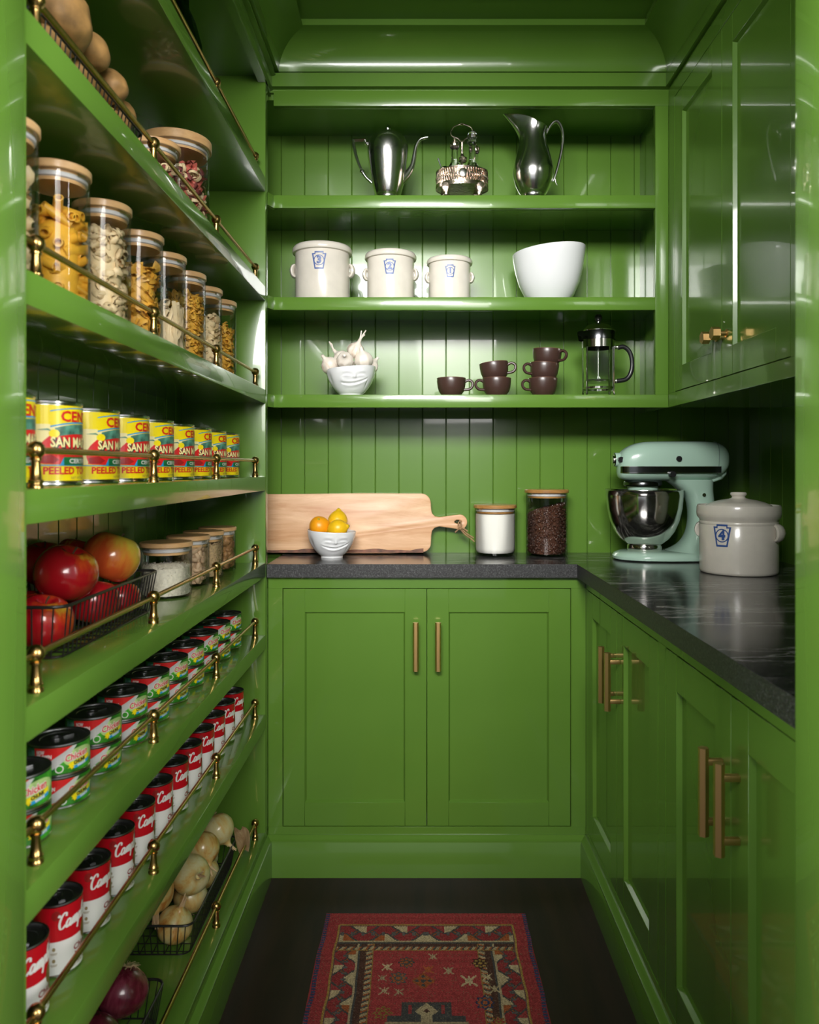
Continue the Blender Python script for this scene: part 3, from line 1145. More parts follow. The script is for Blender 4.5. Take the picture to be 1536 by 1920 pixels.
D1 = 0.00025
for s_ in (0, 1):                       # the same face on both sides of the tin
    du = s_ * PI * TR
    wrap(lab, tri_wave(-0.052, 0.052, lambda t_: arch(t_, 0.082, 0.007), lambda t_: arch(t_, 0.103, 0.006)), TR, D1, 0, du)
    wrap(lab, tri_wave(-0.052, 0.052, lambda t_: arch(t_, 0.1030, 0.006), lambda t_: arch(t_, 0.1046, 0.006)), TR, 2 * D1, 3, du)
    wrap(lab, tri_wave(-0.052, 0.052, lambda t_: arch(t_, 0.0812, 0.007), lambda t_: arch(t_, 0.0832, 0.007)), TR, 2 * D1, 3, du)
    # plum tomato
    pl = [(-0.066, 0.034), (-0.069, 0.046), (-0.064, 0.058), (-0.052, 0.070), (-0.040, 0.079), (0.0, 0.083), (0.040, 0.079), (0.062, 0.060), (0.066, 0.044), (0.060, 0.031), (0.0, 0.0295), (-0.060, 0.0300)]
    wrap(lab, poly_bm([(p.x, p.y) for p in catmull([(a, b_, 0) for a, b_ in pl], 3, True)]), TR, 2 * D1, 2, du)
    wrap(lab, poly_bm([(-0.066, 0.040), (-0.064, 0.032), (-0.048, 0.031), (-0.040, 0.036), (-0.050, 0.043)]), TR, 3 * D1, 9, du)
    wrap(lab, tri_wave(-0.046, 0.046, lambda t_: arch(t_, 0.068, 0.005), lambda t_: arch(t_, 0.0806, 0.0064)), TR, 3 * D1, 5, du)
    wrap(lab, ell_bm(-0.047, 0.0725, 0.007, 0.0058), TR, 4 * D1, 0, du)
    wrap(lab, poly_bm([(-0.070, 0.0775), (-0.055, 0.0795), (-0.048, 0.0745), (-0.055, 0.0770)]), TR, 4 * D1, 5, du)
    wrap(lab, text_bm('CENTO', 0.0205, 0.076, offset=0.0006), TR, 4 * D1, 2, du, 0.0965)
    wrap(lab, text_bm('SAN MARZANO', 0.0190, 0.104, offset=0.0015), TR, 4 * D1, 7, du + 0.0008, 0.0592)
    wrap(lab, text_bm('SAN MARZANO', 0.0190, 0.104, offset=0.0006), TR, 5 * D1, 1, du, 0.0600)
    wrap(lab, text_bm('POMODORO', 0.0058, 0.040, offset=0.0002), TR, 4 * D1, 1, du + 0.012, 0.0470)
    wrap(lab, rect_bm(-0.034, 0.034, 0.0285, 0.0400), TR, 4 * D1, 4, du)
    wrap(lab, poly_bm([(-0.034, 0.0285), (-0.040, 0.0285), (-0.034, 0.0395)]), TR, 5 * D1, 3, du)
    wrap(lab, text_bm('CERTIFIED', 0.0088, 0.052, offset=0.0003), TR, 5 * D1, 6, du, 0.0340)
    wrap(lab, rect_bm(-0.078, 0.078, 0.0275, 0.0290), TR, 3 * D1, 3, du)
    wrap(lab, text_bm('PEELED TOMATOES', 0.0142, 0.122, offset=0.0005), TR, 2 * D1, 2, du, 0.0202)
    wrap(lab, text_bm('NET WT 28 OZ', 0.0055, 0.036), TR, 2 * D1, 8, du - 0.004, 0.0102)
can_lab = finish(lab, 'label', False)
tom = None
for k in range(9):
    yy = 0.976 + 0.1395 * k
    lb = 'yellow tin of peeled tomatoes, ' + (ORD[k] + ' from the door' if k else 'the one half hidden at the left edge') + (', last before the end panel' if k == 8 else '')
    loc = (-0.543, yy, SH[3])
    if tom is None:
        tom = thing('tomato_can', lb, 'can', loc, R(97), 'yellow tomato tins on the middle shelf')
        obj('tin', can_body, 'tin', tom)
        obj('label', can_lab, LM, tom)
    else:
        c = dup(tom, loc, R(97 + random.Random(k).uniform(-5, 5)), lb)

# --- condensed soup
SR, SHT = 0.033, 0.1016
bm = B()
lathe(bm, [(0, 0.001), (SR - 0.003, 0.001), (SR - 0.002, 0), (SR + 0.0006, 0.001), (SR + 0.0004, 0.003), (SR - 0.0006, 0.004), (SR - 0.0006, SHT - 0.004)], 40)
soup_body = finish(bm, 'tin', True, 30)
bm = B()
can_end(bm, SR, SHT, 0.0045, 0)
soup_end = finish(bm, 'lid', True, 45)
bm = B()
ring_tab(bm, SR, SHT - 0.0028, 0, R(35))
soup_tab = finish(bm, 'pull_tab', True)
CAMP = [[(-0.30, 1.62), (-0.16, 1.86), (-0.10, 1.55)],
        [(1.05, 1.50), (1.02, 1.85), (0.68, 2.0), (0.28, 1.60), (0.05, 0.85), (0.22, 0.12), (0.66, 0.0), (1.12, 0.38)],
        [(1.95, 0.82), (1.62, 1.0), (1.30, 0.60), (1.34, 0.08), (1.62, 0.04), (1.92, 0.52), (2.0, 0.96), (1.93, 0.3), (2.1, 0.0), (2.32, 0.30)],
        [(2.32, 0.30), (2.52, 0.98), (2.46, 0.0)], [(2.48, 0.45), (2.78, 1.0), (2.94, 0.78), (2.88, 0.0)], [(2.90, 0.45), (3.20, 1.0), (3.38, 0.78), (3.33, 0.18), (3.50, 0.0), (3.72, 0.34)],
        [(3.72, 0.34), (3.92, 1.0), (3.70, -0.85)], [(3.84, 0.55), (4.15, 1.0), (4.42, 0.68), (4.30, 0.12), (3.98, 0.06)], [(4.30, 0.12), (4.62, 0.34)],
        [(4.62, 0.34), (4.98, 1.55), (4.86, 1.95), (4.70, 1.50), (4.70, 0.2), (4.95, 0.0), (5.20, 0.42), (5.08, 0.92), (5.40, 0.62)],
        [(5.40, 0.40), (5.75, 0.70), (5.64, 1.0), (5.44, 0.66), (5.50, 0.14), (5.75, 0.0), (6.0, 0.3)],
        [(6.0, 0.3), (6.36, 1.55), (6.25, 1.95), (6.08, 1.5), (6.14, 0.2), (6.32, 0.0), (6.52, 0.3)],
        [(6.52, 0.3), (6.86, 1.55), (6.75, 1.95), (6.58, 1.5), (6.64, 0.2), (6.82, 0.0), (7.02, 0.3)],
        [(7.16, 1.95), (7.10, 1.5)], [(7.05, 0.3), (7.40, 1.0), (7.46, 0.5), (7.30, 0.04), (7.08, 0.12)]]
lab = B()
SM = ['lab_crimson', 'lab_white', 'lab_gold', 'lab_dkred', 'lab_brown']
lathe(lab, [(SR, 0.0040), (SR, 0.0500)], 56, mi=1)
lathe(lab, [(SR, 0.0500), (SR, SHT - 0.0040)], 56, mi=0)
for s_ in (0, 1):
    du = s_ * PI * SR
    wrap(lab, stroke_bm(CAMP, 0.25, 0.0104, 0.30, 0.74), SR, 0.0004, 1, du - 0.0400, 0.0665, 0.003, R(4))
    wrap(lab, ell_bm(0, 0, 0.0095, 0.0130), SR, 0.0003, 2, du + 0.004, 0.0505)
    wrap(lab, ell_bm(0, 0, 0.0062, 0.0090), SR, 0.0005, 4, du + 0.004, 0.0505)
    wrap(lab, ell_bm(0, 0, 0.0052, 0.0078), SR, 0.0006, 2, du + 0.004, 0.0505)
    wrap(lab, text_bm('Chicken', 0.0120, 0.038, offset=0.0003), SR, 0.0003, 3, du, 0.0330)
    wrap(lab, text_bm('Noodle', 0.0120, 0.034, offset=0.0003), SR, 0.0003, 3, du, 0.0225)
    wrap(lab, text_bm('SOUP', 0.0080, 0.026, offset=0.0002), SR, 0.0003, 2, du, 0.0115)
    wrap(lab, text_bm('NET WT 10.75 OZ', 0.0030, 0.024), SR, 0.0003, 4, du - 0.018, 0.0075)
    for vv in (0.040, 0.024):
        wrap(lab, ell_bm(0, 0, 0.0022, 0.0028, 10), SR, 0.0003, 4, du - 0.046, vv)
        wrap(lab, rect_bm(-0.0045, 0.0045, -0.0004, 0.0004), SR, 0.0003, 4, du - 0.046, vv - 0.0055)
        wrap(lab, rect_bm(-0.0035, 0.0035, -0.0004, 0.0004), SR, 0.0003, 4, du - 0.046, vv - 0.0072)
    wrap(lab, ell_bm(0, 0, 0.006, 0.007, 16), SR, 0.0002, 3, du - 0.043, 0.086)
soup_lab = finish(lab, 'label', False)
soup = None
for k in range(12):
    yy = 1.008 + 0.1018 * k
    lb = 'red and white soup tin, ' + (ORD[k] + ' from the door' if k else 'nearest the camera and cut off by the door frame')
    loc = (-0.521, yy, SH[6])
    if soup is None:
        soup = thing('soup_can', lb, 'can', loc, R(97), 'red and white soup tins in one row')
        obj('tin', soup_body, 'tin', soup)
        obj('label', soup_lab, SM, soup)
        e_ = obj('lid', soup_end, 'darktin', soup)
        obj('pull_tab', soup_tab, 'darktin', e_)
    else:
        dup(soup, loc, R(97 + random.Random(k + 40).uniform(-4, 4)), lb)

# --- canned chicken, two high
CR, CH = 0.042, 0.0455
bm = B()
lathe(bm, [(0, 0.001), (CR - 0.004, 0.001), (CR - 0.003, 0), (CR + 0.0006, 0.001), (CR + 0.0004, 0.003), (CR - 0.0006, 0.004), (CR - 0.0006, CH - 0.004)], 44)
chk_body = finish(bm, 'tin', True, 30)
bm = B()
can_end(bm, CR, CH, 0.0030, 0)
chk_end = finish(bm, 'lid', True, 45)
bm = B()
ring_tab(bm, CR * 0.8, CH - 0.0018, 0, R(160))
chk_tab = finish(bm, 'pull_tab', True)
lab = B()
CM = ['lab_green', 'lab_leaf', 'lab_red', 'lab_grey', 'lab_white', 'lab_yellow', 'lab_blue', 'lab_dark', 'lab_pale', 'lab_teal']
lathe(lab, [(CR, 0.0038), (CR, CH - 0.0038)], 60, mi=0)
for s_ in (0, 1):
    du = s_ * PI * CR
    z0, z1 = 0.0040, CH - 0.0040
    wrap(lab, poly_bm([(-0.046, z0), (0.050, z0), (0.050, z1), (-0.014, z1)]), CR, 0.0002, 1, du)
    wrap(lab, ell_bm(-0.002, 0.0235, 0.026, 0.0135), CR, 0.0004, 8, du)
    wrap(lab, poly_bm([(-0.068, 0.0135), (-0.068, z1), (-0.0145, z1), (-0.046, 0.0080), (-0.056, 0.0100)]), CR, 0.0003, 2, du)
    wrap(lab, poly_bm([(-0.070, 0.0055), (-0.063, 0.0140), (-0.050, 0.0205), (-0.036, 0.0295), (-0.0155, z1), (-0.0090, z1), (-0.024, 0.0240), (-0.041, 0.0120), (-0.056, 0.0055)]), CR, 0.0006, 3, du)
    ring = B()
    n_ = 20
    vo_ = [ring.verts.new((-0.033 + 0.0056 * math.cos(2 * PI * i / n_), 0.0115 + 0.0056 * math.sin(2 * PI * i / n_), 0)) for i in range(n_)]
    vi_ = [ring.verts.new((-0.033 + 0.0042 * math.cos(2 * PI * i / n_), 0.0115 + 0.0042 * math.sin(2 * PI * i / n_), 0)) for i in range(n_)]
    for i in range(n_):
        ring.faces.new((vo_[i], vo_[(i + 1) % n_], vi_[(i + 1) % n_], vi_[i]))
    wrap(lab, ring, CR, 0.0008, 4, du)
    wrap(lab, rect_bm(-0.086, -0.068, 0.0060, z1 - 0.003), CR, 0.0003, 9, du)
    wrap(lab, text_bm('NOW', 0.0075, 0.0115, offset=0.0003), CR, 0.0005, 4, du - 0.0585, 0.0355)
    wrap(lab, text_bm('EZ-OPEN', 0.0072, 0.0215, offset=0.0003), CR, 0.0005, 4, du - 0.0535, 0.0295)
    wrap(lab, text_bm('CAN', 0.0075, 0.0110, offset=0.0003), CR, 0.0005, 4, du - 0.0590, 0.0233)
    wrap(lab, text_bm('Chicken', 0.0135, 0.036, 0.2, 0.0011), CR, 0.0006, 4, du - 0.008, 0.0262, rot=R(7))
    wrap(lab, text_bm('Chicken', 0.0135, 0.035, 0.2, 0.0003), CR, 0.0009, 2, du - 0.008, 0.0262, rot=R(7))
    wrap(lab, poly_bm([(-0.019, 0.0125), (0.014, 0.0170), (0.014, 0.0230), (-0.019, 0.0180)]), CR, 0.0006, 5, du)
    wrap(lab, text_bm('CHUNK', 0.0066, 0.0200, 0.2, 0.0004), CR, 0.0009, 7, du - 0.004, 0.0172, rot=R(7))
    wrap(lab, poly_bm([(-0.014, 0.0080), (0.014, 0.0118), (0.014, 0.0160), (-0.014, 0.0120)]), CR, 0.0007, 6, du)
    wrap(lab, text_bm('WHITE', 0.0042, 0.0150, 0.2, 0.0002), CR, 0.0009, 4, du - 0.001, 0.0118, rot=R(7))
    star = [((0.0050 if i % 2 else 0.0022) * math.cos(2 * PI * i / 12), (0.0050 if i % 2 else 0.0022) * math.sin(2 * PI * i / 12)) for i in range(12)]
    wrap(lab, poly_bm(star), CR, 0.0010, 5, du - 0.0175, 0.0130)
chk_lab = finish(lab, 'label', False)
chk = None
for k in range(10):
    for lev in (0, 1):
        yy = 1.008 + 0.1202 * k
        pos = (ORD[k] + ' stack from the door') if k else 'stack cut off by the door frame'
        lb = ('upper' if lev else 'lower') + ' green tin of canned chicken, ' + pos
        loc = (-0.528, yy, SH[5] + lev * (CH + 0.0002))
        rz = R(73 + random.Random(k * 2 + lev).uniform(-4, 4))
        if chk is None:
            chk = thing('chicken_can', lb, 'can', loc, rz, 'green chicken tins stacked two high')
            obj('tin', chk_body, 'tin', chk)
            obj('label', chk_lab, CM, chk)
            e_ = obj('lid', chk_end, 'darktin', chk)
            obj('pull_tab', chk_tab, 'darktin', e_)
        else:
            dup(chk, loc, rz, lb)

# ================================================================== JARS
def jar(name, label, loc, r_, h, wood_k='bamboo', group=None, lid_t=0.012, lid_over=0.002):
    t_ = thing(name, label, 'jar', loc, 0, group)
    bm_ = B()
    lathe(bm_, [(0, 0.0), (r_ * 0.93, 0.0), (r_ * 0.98, 0.0015), (r_, 0.005), (r_, h - lid_t - 0.001), (r_ - 0.0012, h - lid_t), (r_ - 0.0024, h - lid_t - 0.001), (r_ - 0.0024, h - lid_t - 0.006)], 56)
    obj('glass_body', bm_, 'glass', t_)
    bm_ = B()
    R_ = r_ + lid_over
    lathe(bm_, [(0, h - lid_t), (R_ - 0.001, h - lid_t), (R_, h - lid_t + 0.001), (R_, h - 0.002), (R_ - 0.002, h), (0, h)], 56)
    l_ = obj('lid', bm_, wood_k, t_)
    bm_ = B()
    lathe(bm_, [(0, h - lid_t - 0.016), (r_ - 0.006, h - lid_t - 0.016), (r_ - 0.006, h - lid_t), (0, h - lid_t)], 40)
    obj('lid_plug', bm_, wood_k, l_)
    bm_ = B()
    lathe(bm_, [(r_ - 0.006, h - lid_t - 0.011), (r_ - 0.0034, h - lid_t - 0.0095), (r_ - 0.0034, h - lid_t - 0.004), (r_ - 0.006, h - lid_t - 0.0025)], 40)
    obj('gasket', bm_, 'gasket', l_)
    return t_


def g_tube(L_, r_, seg=9):
    b_ = B()
    ri = r_ * 0.72
    A = []
    for (x_, rr) in ((-L_ / 2, r_), (L_ / 2, r_), (L_ / 2, ri), (-L_ / 2, ri)):
        sl = 0.5 * r_ if x_ > 0 else -0.5 * r_
        A.append([b_.verts.new((x_ + sl * math.sin(2 * PI * k_ / seg) * 0.6, rr * math.cos(2 * PI * k_ / seg), rr * math.sin(2 * PI * k_ / seg))) for k_ in range(seg)])
    for i in range(4):
        P_, Q_ = A[i], A[(i + 1) % 4]
        for k_ in range(seg):
            b_.faces.new((P_[k_], P_[(k_ + 1) % seg], Q_[(k_ + 1) % seg], Q_[k_]))
    return geo_of(b_)


def g_spiral(L_, r_, turns, n_=16, w=0.5):
    """fusilli: a twisted ribbon"""
    b_ = B()
    last = None
    for i in range(n_ + 1):
        t_ = i / n_
        a = turns * 2 * PI * t_
        x_ = (t_ - 0.5) * L_
        row = [b_.verts.new((x_ + o_ * 0.001, r_ * s_ * math.cos(a + o_ * w), r_ * s_ * math.sin(a + o_ * w))) for (s_, o_) in ((1, 0), (0.15, 0), (-1, 0))]
        row2 = [b_.verts.new((x_ + 0.0016, v_.co.y * 0.97, v_.co.z * 0.97)) for v_ in row]
        cur = row + row2[::-1]
        if last:
            for k_ in range(6):
                b_.faces.new((last[k_], last[(k_ + 1) % 6], cur[(k_ + 1) % 6], cur[k_]))
        last = cur
    return geo_of(b_)


def g_bow(L_, w_):
    b_ = B()
    n_ = 6
    rows = []
    for i in range(n_ + 1):
        t_ = i / n_
        x_ = (t_ - 0.5) * L_
        k_ = 0.35 + 0.65 * abs(2 * t_ - 1)
        hgt = 0.0042 * (1 - abs(2 * t_ - 1))
        rows.append([b_.verts.new((x_, (j / 4 - 0.5) * w_ * k_, hgt * math.cos((j / 4 - 0.5) * 7) + 0.0012 * math.sin(j * 2.2 + i))) for j in range(5)])
    for A, Q_ in zip(rows[:-1], rows[1:]):
        for j in range(4):
            b_.faces.new((A[j], A[j + 1], Q_[j + 1], Q_[j]))
    return geo_of(b_)


def g_shell(r_):
    """curled shell"""
    b_ = B()
    rows = []
    for i in range(8):
        a = -0.4 + i / 7 * 4.4
        rr = r_ * (1 - 0.07 * i)
        rows.append([b_.verts.new(((j / 5 - 0.5) * 2.1 * r_, rr * math.cos(a) * (1 - 0.5 * (2 * j / 5 - 1) ** 2), rr * math.sin(a) * (1 - 0.5 * (2 * j / 5 - 1) ** 2) + (0.0006 if j % 2 else -0.0006))) for j in range(6)])
    for A, Q_ in zip(rows[:-1], rows[1:]):
        for j in range(5):
            b_.faces.new((A[j], A[j + 1], Q_[j + 1], Q_[j]))
    return geo_of(b_)


def g_ell(a, b_, c_, u=7, v_=5, groove=0.0):
    q_ = B()
    prof = [(0, -a)] + [(math.cos(t_), a * math.sin(t_)) for t_ in [(-0.5 + (i + 1) / v_) * PI for i in range(v_ - 1)]] + [(0, a)]
    lathe(q_, prof, u, fn=lambda p, an, rr, z: Vector((p.x * b_, p.y * c_ * (0.75 if math.sin(an) < 0 and groove else 1), z)))
    return geo_of(q_)


def g_wheel(r_):
    q_ = B()
    lathe(q_, [(r_, -0.003), (r_, 0.003), (r_ * 0.72, 0.003), (r_ * 0.72, -0.003), (r_, -0.003)], 12)
    for k_ in range(3):
        a = PI * k_ / 3
        tube(q_, [(-r_ * 0.8 * math.cos(a), -r_ * 0.8 * math.sin(a), 0), (r_ * 0.8 * math.cos(a), r_ * 0.8 * math.sin(a), 0)], 0.0014, 4)
    return geo_of(q_)


def fill(t_, mats, geos, r_, z0, z1, n_, size, seed, shell=0.55, core=True, core_k=0, lie=False, slope=0.0, mound=0.0):
    """loose pieces packed inside a jar, most of them against the glass"""
    rng = random.Random(seed)
    b_ = B()
    lim = r_ - 0.0035
    for i in range(n_):
        z = z0 + size * 0.5 + (z1 - z0 - size * 0.4) * (i + rng.random()) / n_
        rad = lim - size * 0.42
        rr = rad * math.sqrt(rng.uniform(shell ** 2, 1))
        a = rng.uniform(0, 2 * PI)
        top_here = z1 + slope * rr * math.cos(a) + mound * (1 - rr / r_) * r_
        if z > top_here:
            z = top_here - rng.random() * size
        gi = rng.randrange(len(geos))
        mi = rng.randrange(len(mats)) if len(geos) == 1 and len(mats) > 1 else (gi % len(mats))
        if lie:
            Q_ = Matrix.Rotation(rng.uniform(0, 2 * PI), 4, 'Z') @ Matrix.Rotation(rng.uniform(-0.55, 0.55), 4, 'Y') @ Matrix.Rotation(rng.uniform(0, 2 * PI), 4, 'X')
        else:
            Q_ = rotm(rng)
        add_geo(b_, geos[gi][0], geos[gi][1], Matrix.Translation((rr * math.cos(a), rr * math.sin(a), z)) @ Q_, mi)
    if core:
        lathe(b_, [(0, z0), (r_ * 0.66, z0), (r_ * 0.66, z1 - size * 0.9), (r_ * 0.4, z1 - size * 0.5), (0, z1 - size * 0.4)], 20, mi=core_k)
    # keep every piece inside the glass
    for v_ in b_.verts:
        d = math.hypot(v_.co.x, v_.co.y)
        if d > lim:
            v_.co.x *= lim / d
            v_.co.y *= lim / d
        v_.co.z = max(v_.co.z, 0.0042)
    o = obj('contents', b_, mats, t_, angle=50)
    o['kind'] = 'stuff'
    return o


JR, JH = 0.0455, 0.213
zs = SH[2]
PJ = 'glass pasta jars with bamboo lids'
JX = -0.5365
ys = [0.985, 1.141, 1.303, 1.467, 1.610, 1.760, 1.905, 2.050]
t = jar('glass_jar', 'tall glass jar of pale pasta cut off by the left door frame', (JX, ys[0], zs), JR, JH, group=PJ)
fill(t, ['pale_pasta'], [g_shell(0.012)], JR, 0.005, 0.150, 120, 0.024, 1)
t = jar('glass_jar', 'tall glass jar of yellow rigatoni tubes, second from the door frame', (JX, ys[1], zs), JR, JH, group=PJ)
fill(t, ['rigatoni'], [g_tube(0.046, 0.0072)], JR, 0.006, 0.150, 95, 0.030, 2, lie=True, shell=0.3)
t = jar('glass_jar', 'tall glass jar filled high with pale curly pasta between rigatoni and bow ties', (JX, ys[2], zs), JR, JH, group=PJ)
fill(t, ['pale_pasta'], [g_shell(0.0085)], JR, 0.005, 0.170, 330, 0.016, 3)
t = jar('glass_jar', 'tall glass jar of golden bow-tie pasta, fourth in the row', (JX, ys[3], zs), JR, JH, group=PJ)
fill(t, ['fusilli'], [g_bow(0.036, 0.024)], JR, 0.005, 0.150, 190, 0.024, 4, shell=0.4)
t = jar('glass_jar', 'tall glass jar of pale upright fettuccine ribbons', (JX, ys[4], zs), JR, JH, group=PJ)
rng = random.Random(5)
bm = B()
for i in range(46):
    a = rng.uniform(0, 2 * PI)
    rr = (JR - 0.006) * math.sqrt(rng.uniform(0.25, 1))
    top_ = rng.uniform(0.085, 0.118)
    pts = []
    for k in range(7):
        s_ = k / 6
        aa = a + 0.45 * math.sin(s_ * 3 + i)
        r2 = min(JR - 0.005, rr + 0.006 * math.sin(s_ * 5 + i * 2))
        pts.append((r2 * math.cos(aa), r2 * math.sin(aa), 0.005 + (top_ - 0.005) * s_))
    if i % 3 == 0:
        pts += [((rr - 0.006) * math.cos(a + 0.5), (rr - 0.006) * math.sin(a + 0.5), top_ + 0.006), ((rr - 0.016) * math.cos(a + 0.8), (rr - 0.016) * math.sin(a + 0.8), top_ - 0.012)]
    tube(bm, catmull(pts, 3), 0.0042, 6, flat=0.22)
lathe(bm, [(0, 0.005), (JR * 0.45, 0.005), (JR * 0.45, 0.085), (0, 0.09)], 16)
for v_ in bm.verts:
    d = math.hypot(v_.co.x, v_.co.y)
    if d > JR - 0.003:
        v_.co.x *= (JR - 0.003) / d
        v_.co.y *= (JR - 0.003) / d
    v_.co.z = max(v_.co.z, 0.0042)
o = obj('contents', bm, 'noodle', t)
o['kind'] = 'stuff'
t = jar('glass_jar', 'tall glass jar filled with golden corkscrew pasta beside the fettuccine', (JX, ys[5], zs), JR, JH, group=PJ)
fill(t, ['fusilli'], [g_spiral(0.030, 0.0062, 2.0)], JR, 0.005, 0.168, 230, 0.018, 6)
t = jar('glass_jar', 'tall glass jar of pale shell pasta, second to last in the row', (JX, ys[6], zs), JR, JH, group=PJ)
fill(t, ['pale_pasta'], [g_shell(0.0105)], JR, 0.005, 0.150, 200, 0.020, 7)
t = jar('glass_jar', 'tall glass jar of golden spiral pasta, last beside the end panel', (JX, ys[7], zs), JR, JH, group=PJ)
fill(t, ['fusilli'], [g_spiral(0.034, 0.0075, 1.6)], JR, 0.005, 0.145, 170, 0.022, 8)

# shelf above: wide jar of coloured pasta and a smaller jar
t = jar('glass_jar', 'wide glass jar with broad wooden lid holding red and cream pasta shapes', (-0.552, 1.745, SH[1]), 0.073, 0.212, lid_t=0.020, lid_over=0.005)
fill(t, ['pale_pasta', 'pasta_red', 'pasta_wine'], [g_wheel(0.0105), g_bow(0.026, 0.020), g_shell(0.010)], 0.073, 0.006, 0.150, 380, 0.020, 9, core_k=1)
t = jar('glass_jar', 'small glass jar with wooden lid in front of the wide pasta jar', (-0.540, 1.560, SH[1]), 0.050, 0.125, lid_t=0.012, lid_over=0.004)
fill(t, ['pasta_wine', 'pasta_red', 'pale_pasta'], [g_bow(0.020, 0.014), g_shell(0.008), g_wheel(0.008)], 0.050, 0.006, 0.085, 160, 0.016, 10)
# top shelf: dark glass carafe, only its lower part in view
t = thing('carafe', 'dark green glass carafe behind the rail of the top shelf', 'carafe', (-0.535, 1.70, SH[0]))
bm = B()
lathe(bm, [(0, 0), (0.050, 0), (0.056, 0.004), (0.058, 0.03), (0.054, 0.09), (0.040, 0.14), (0.026, 0.17), (0.024, 0.21), (0.028, 0.23), (0.026, 0.23), (0.022, 0.21), (0.024, 0.17), (0.038, 0.138), (0.052, 0.09), (0.055, 0.03), (0.050, 0.007), (0, 0.006)], 14)
obj('glass_body', bm, 'glass_dark', t, angle=20)

# jars beside the apples
SJ = 'short glass jars of grains and nuts'
zs = SH[4]
for (nm, yy) in (('rice', 1.655), ('pistachio', 1.812), ('grain', 1.940), ('walnut', 2.072)):
    lb = {'rice': 'short glass jar half full of white rice beside the apple basket', 'pistachio': 'short glass jar of pistachios between rice and brown grain',
          'grain': 'short glass jar of brown grain between pistachios and walnuts', 'walnut': 'short glass jar of walnut halves next to the end panel'}[nm]
    r_ = 0.053 if nm == 'rice' else 0.048
    t = jar('glass_jar', lb, (-0.5445, yy, zs), r_, 0.116, group=SJ, lid_t=0.010)
    if nm == 'rice':
        fill(t, ['rice'], [g_ell(0.0034, 0.0011, 0.0011, 5, 3)], r_, 0.005, 0.066, 2600, 0.004, 20, shell=0.90)
        bm = B()
        lathe(bm, [(0, 0.005), (r_ - 0.006, 0.005), (r_ - 0.005, 0.062), (0, 0.068)], 40)
        obj('grain_bed', bm, 'rice', t)
        rng = random.Random(2)
        ge = g_ell(0.0034, 0.0011, 0.0011, 5, 3)
        bm = B()
        for i in range(900):
            rr = (r_ - 0.006) * math.sqrt(rng.random())
            a = rng.uniform(0, 2 * PI)
            add_geo(bm, ge[0], ge[1], Matrix.Translation((rr * math.cos(a), rr * math.sin(a), 0.0675 - 0.004 * rr / r_)) @ Matrix.Rotation(rng.uniform(0, 6.3), 4, 'Z') @ Matrix.Rotation(PI / 2 + rng.uniform(-.4, .4), 4, 'X'))
        o = obj('contents', bm, 'rice', t)
        o['kind'] = 'stuff'
    elif nm == 'pistachio':
        fill(t, ['pistachio'], [g_ell(0.0115, 0.0068, 0.0072, 8, 6)], r_, 0.005, 0.092, 190, 0.017, 21)
    elif nm == 'grain':
        fill(t, ['grain'], [g_ell(0.0034, 0.0014, 0.0014, 5, 3)], r_, 0.005, 0.086, 2400, 0.004, 22, shell=0.88)
        bm = B()
        lathe(bm, [(0, 0.005), (r_ - 0.007, 0.005), (r_ - 0.006, 0.082), (0, 0.086)], 40)
        obj('grain_bed', bm, 'grain', t)
    else:
        q = g_ell(0.0125, 0.0098, 0.0075, 9, 7)
        vv = []
        for p in q[0]:
            w_ = 1 + 0.28 * mnoise.noise(Vector(p) * 260)
            vv.append((p[0] * w_, p[1] * w_, p[2] * w_))
        fill(t, ['walnut'], [(vv, q[1])], r_, 0.005, 0.086, 130, 0.018, 23)

# ================================================================== WIRE BASKETS AND PRODUCE
def basket(label, loc, wx, ly, h, group='black wire baskets on the left shelves'):
    """centre of the floor at loc; wx across the shelf, ly along it; sides flare a little"""
    t_ = thing('wire_basket', label, 'basket', loc, 0, group)
    fl = 0.011

    def rect(z, g, r_=0.02):
        a, b_ = wx / 2 + g, ly / 2 + g
        pts_ = []
        for (cx, cy, s0) in ((a - r_, b_ - r_, 0), (-a + r_, b_ - r_, 90), (-a + r_, -b_ + r_, 180), (a - r_, -b_ + r_, 270)):
            for k_ in range(5):
                an = R(s0 + 22.5 * k_)
                pts_.append((cx + r_ * math.cos(an), cy + r_ * math.sin(an), z))
        return pts_
    b_ = B()
    tube(b_, rect(h, fl), 0.0026, 8, True)
    obj('rim', b_, 'wire', t_)
    b_ = B()
    tube(b_, rect(0.002, 0), 0.0017, 6, True)
    n_ = int(ly / 0.0145)
    for i in range(n_ + 1):
        y_ = -ly / 2 + 0.012 + (ly - 0.024) * i / n_
        yt = y_ * (ly / 2 + fl) / (ly / 2)
        for s_ in (-1, 1):
            tube(b_, [(s_ * wx / 2, y_, 0.002), (s_ * (wx / 2 + fl), yt, h)], 0.0011, 5)
        if i % 2 == 0:
            tube(b_, [(-wx / 2, y_, 0.0012), (wx / 2, y_, 0.0012)], 0.0011, 5)
    m_ = int(wx / 0.0145)
    for i in range(m_ + 1):
        x_ = -wx / 2 + 0.012 + (wx - 0.024) * i / m_
        for s_ in (-1, 1):
            tube(b_, [(x_, s_ * ly / 2, 0.002), (x_ * (wx / 2 + fl) / (wx / 2), s_ * (ly / 2 + fl), h)], 0.0011, 5)
        if i % 2 == 0:
            tube(b_, [(x_, -ly / 2, 0.0024), (x_, ly / 2, 0.0024)], 0.0011, 5)
    o_ = obj('wires', b_, 'wire', t_)
    o_['kind'] = 'stuff'
    return t_


def place(o, p, tilt=(0, 0, 0)):
    o.location = p
    o.rotation_euler = tuple(R(a) for a in tilt)
    return o


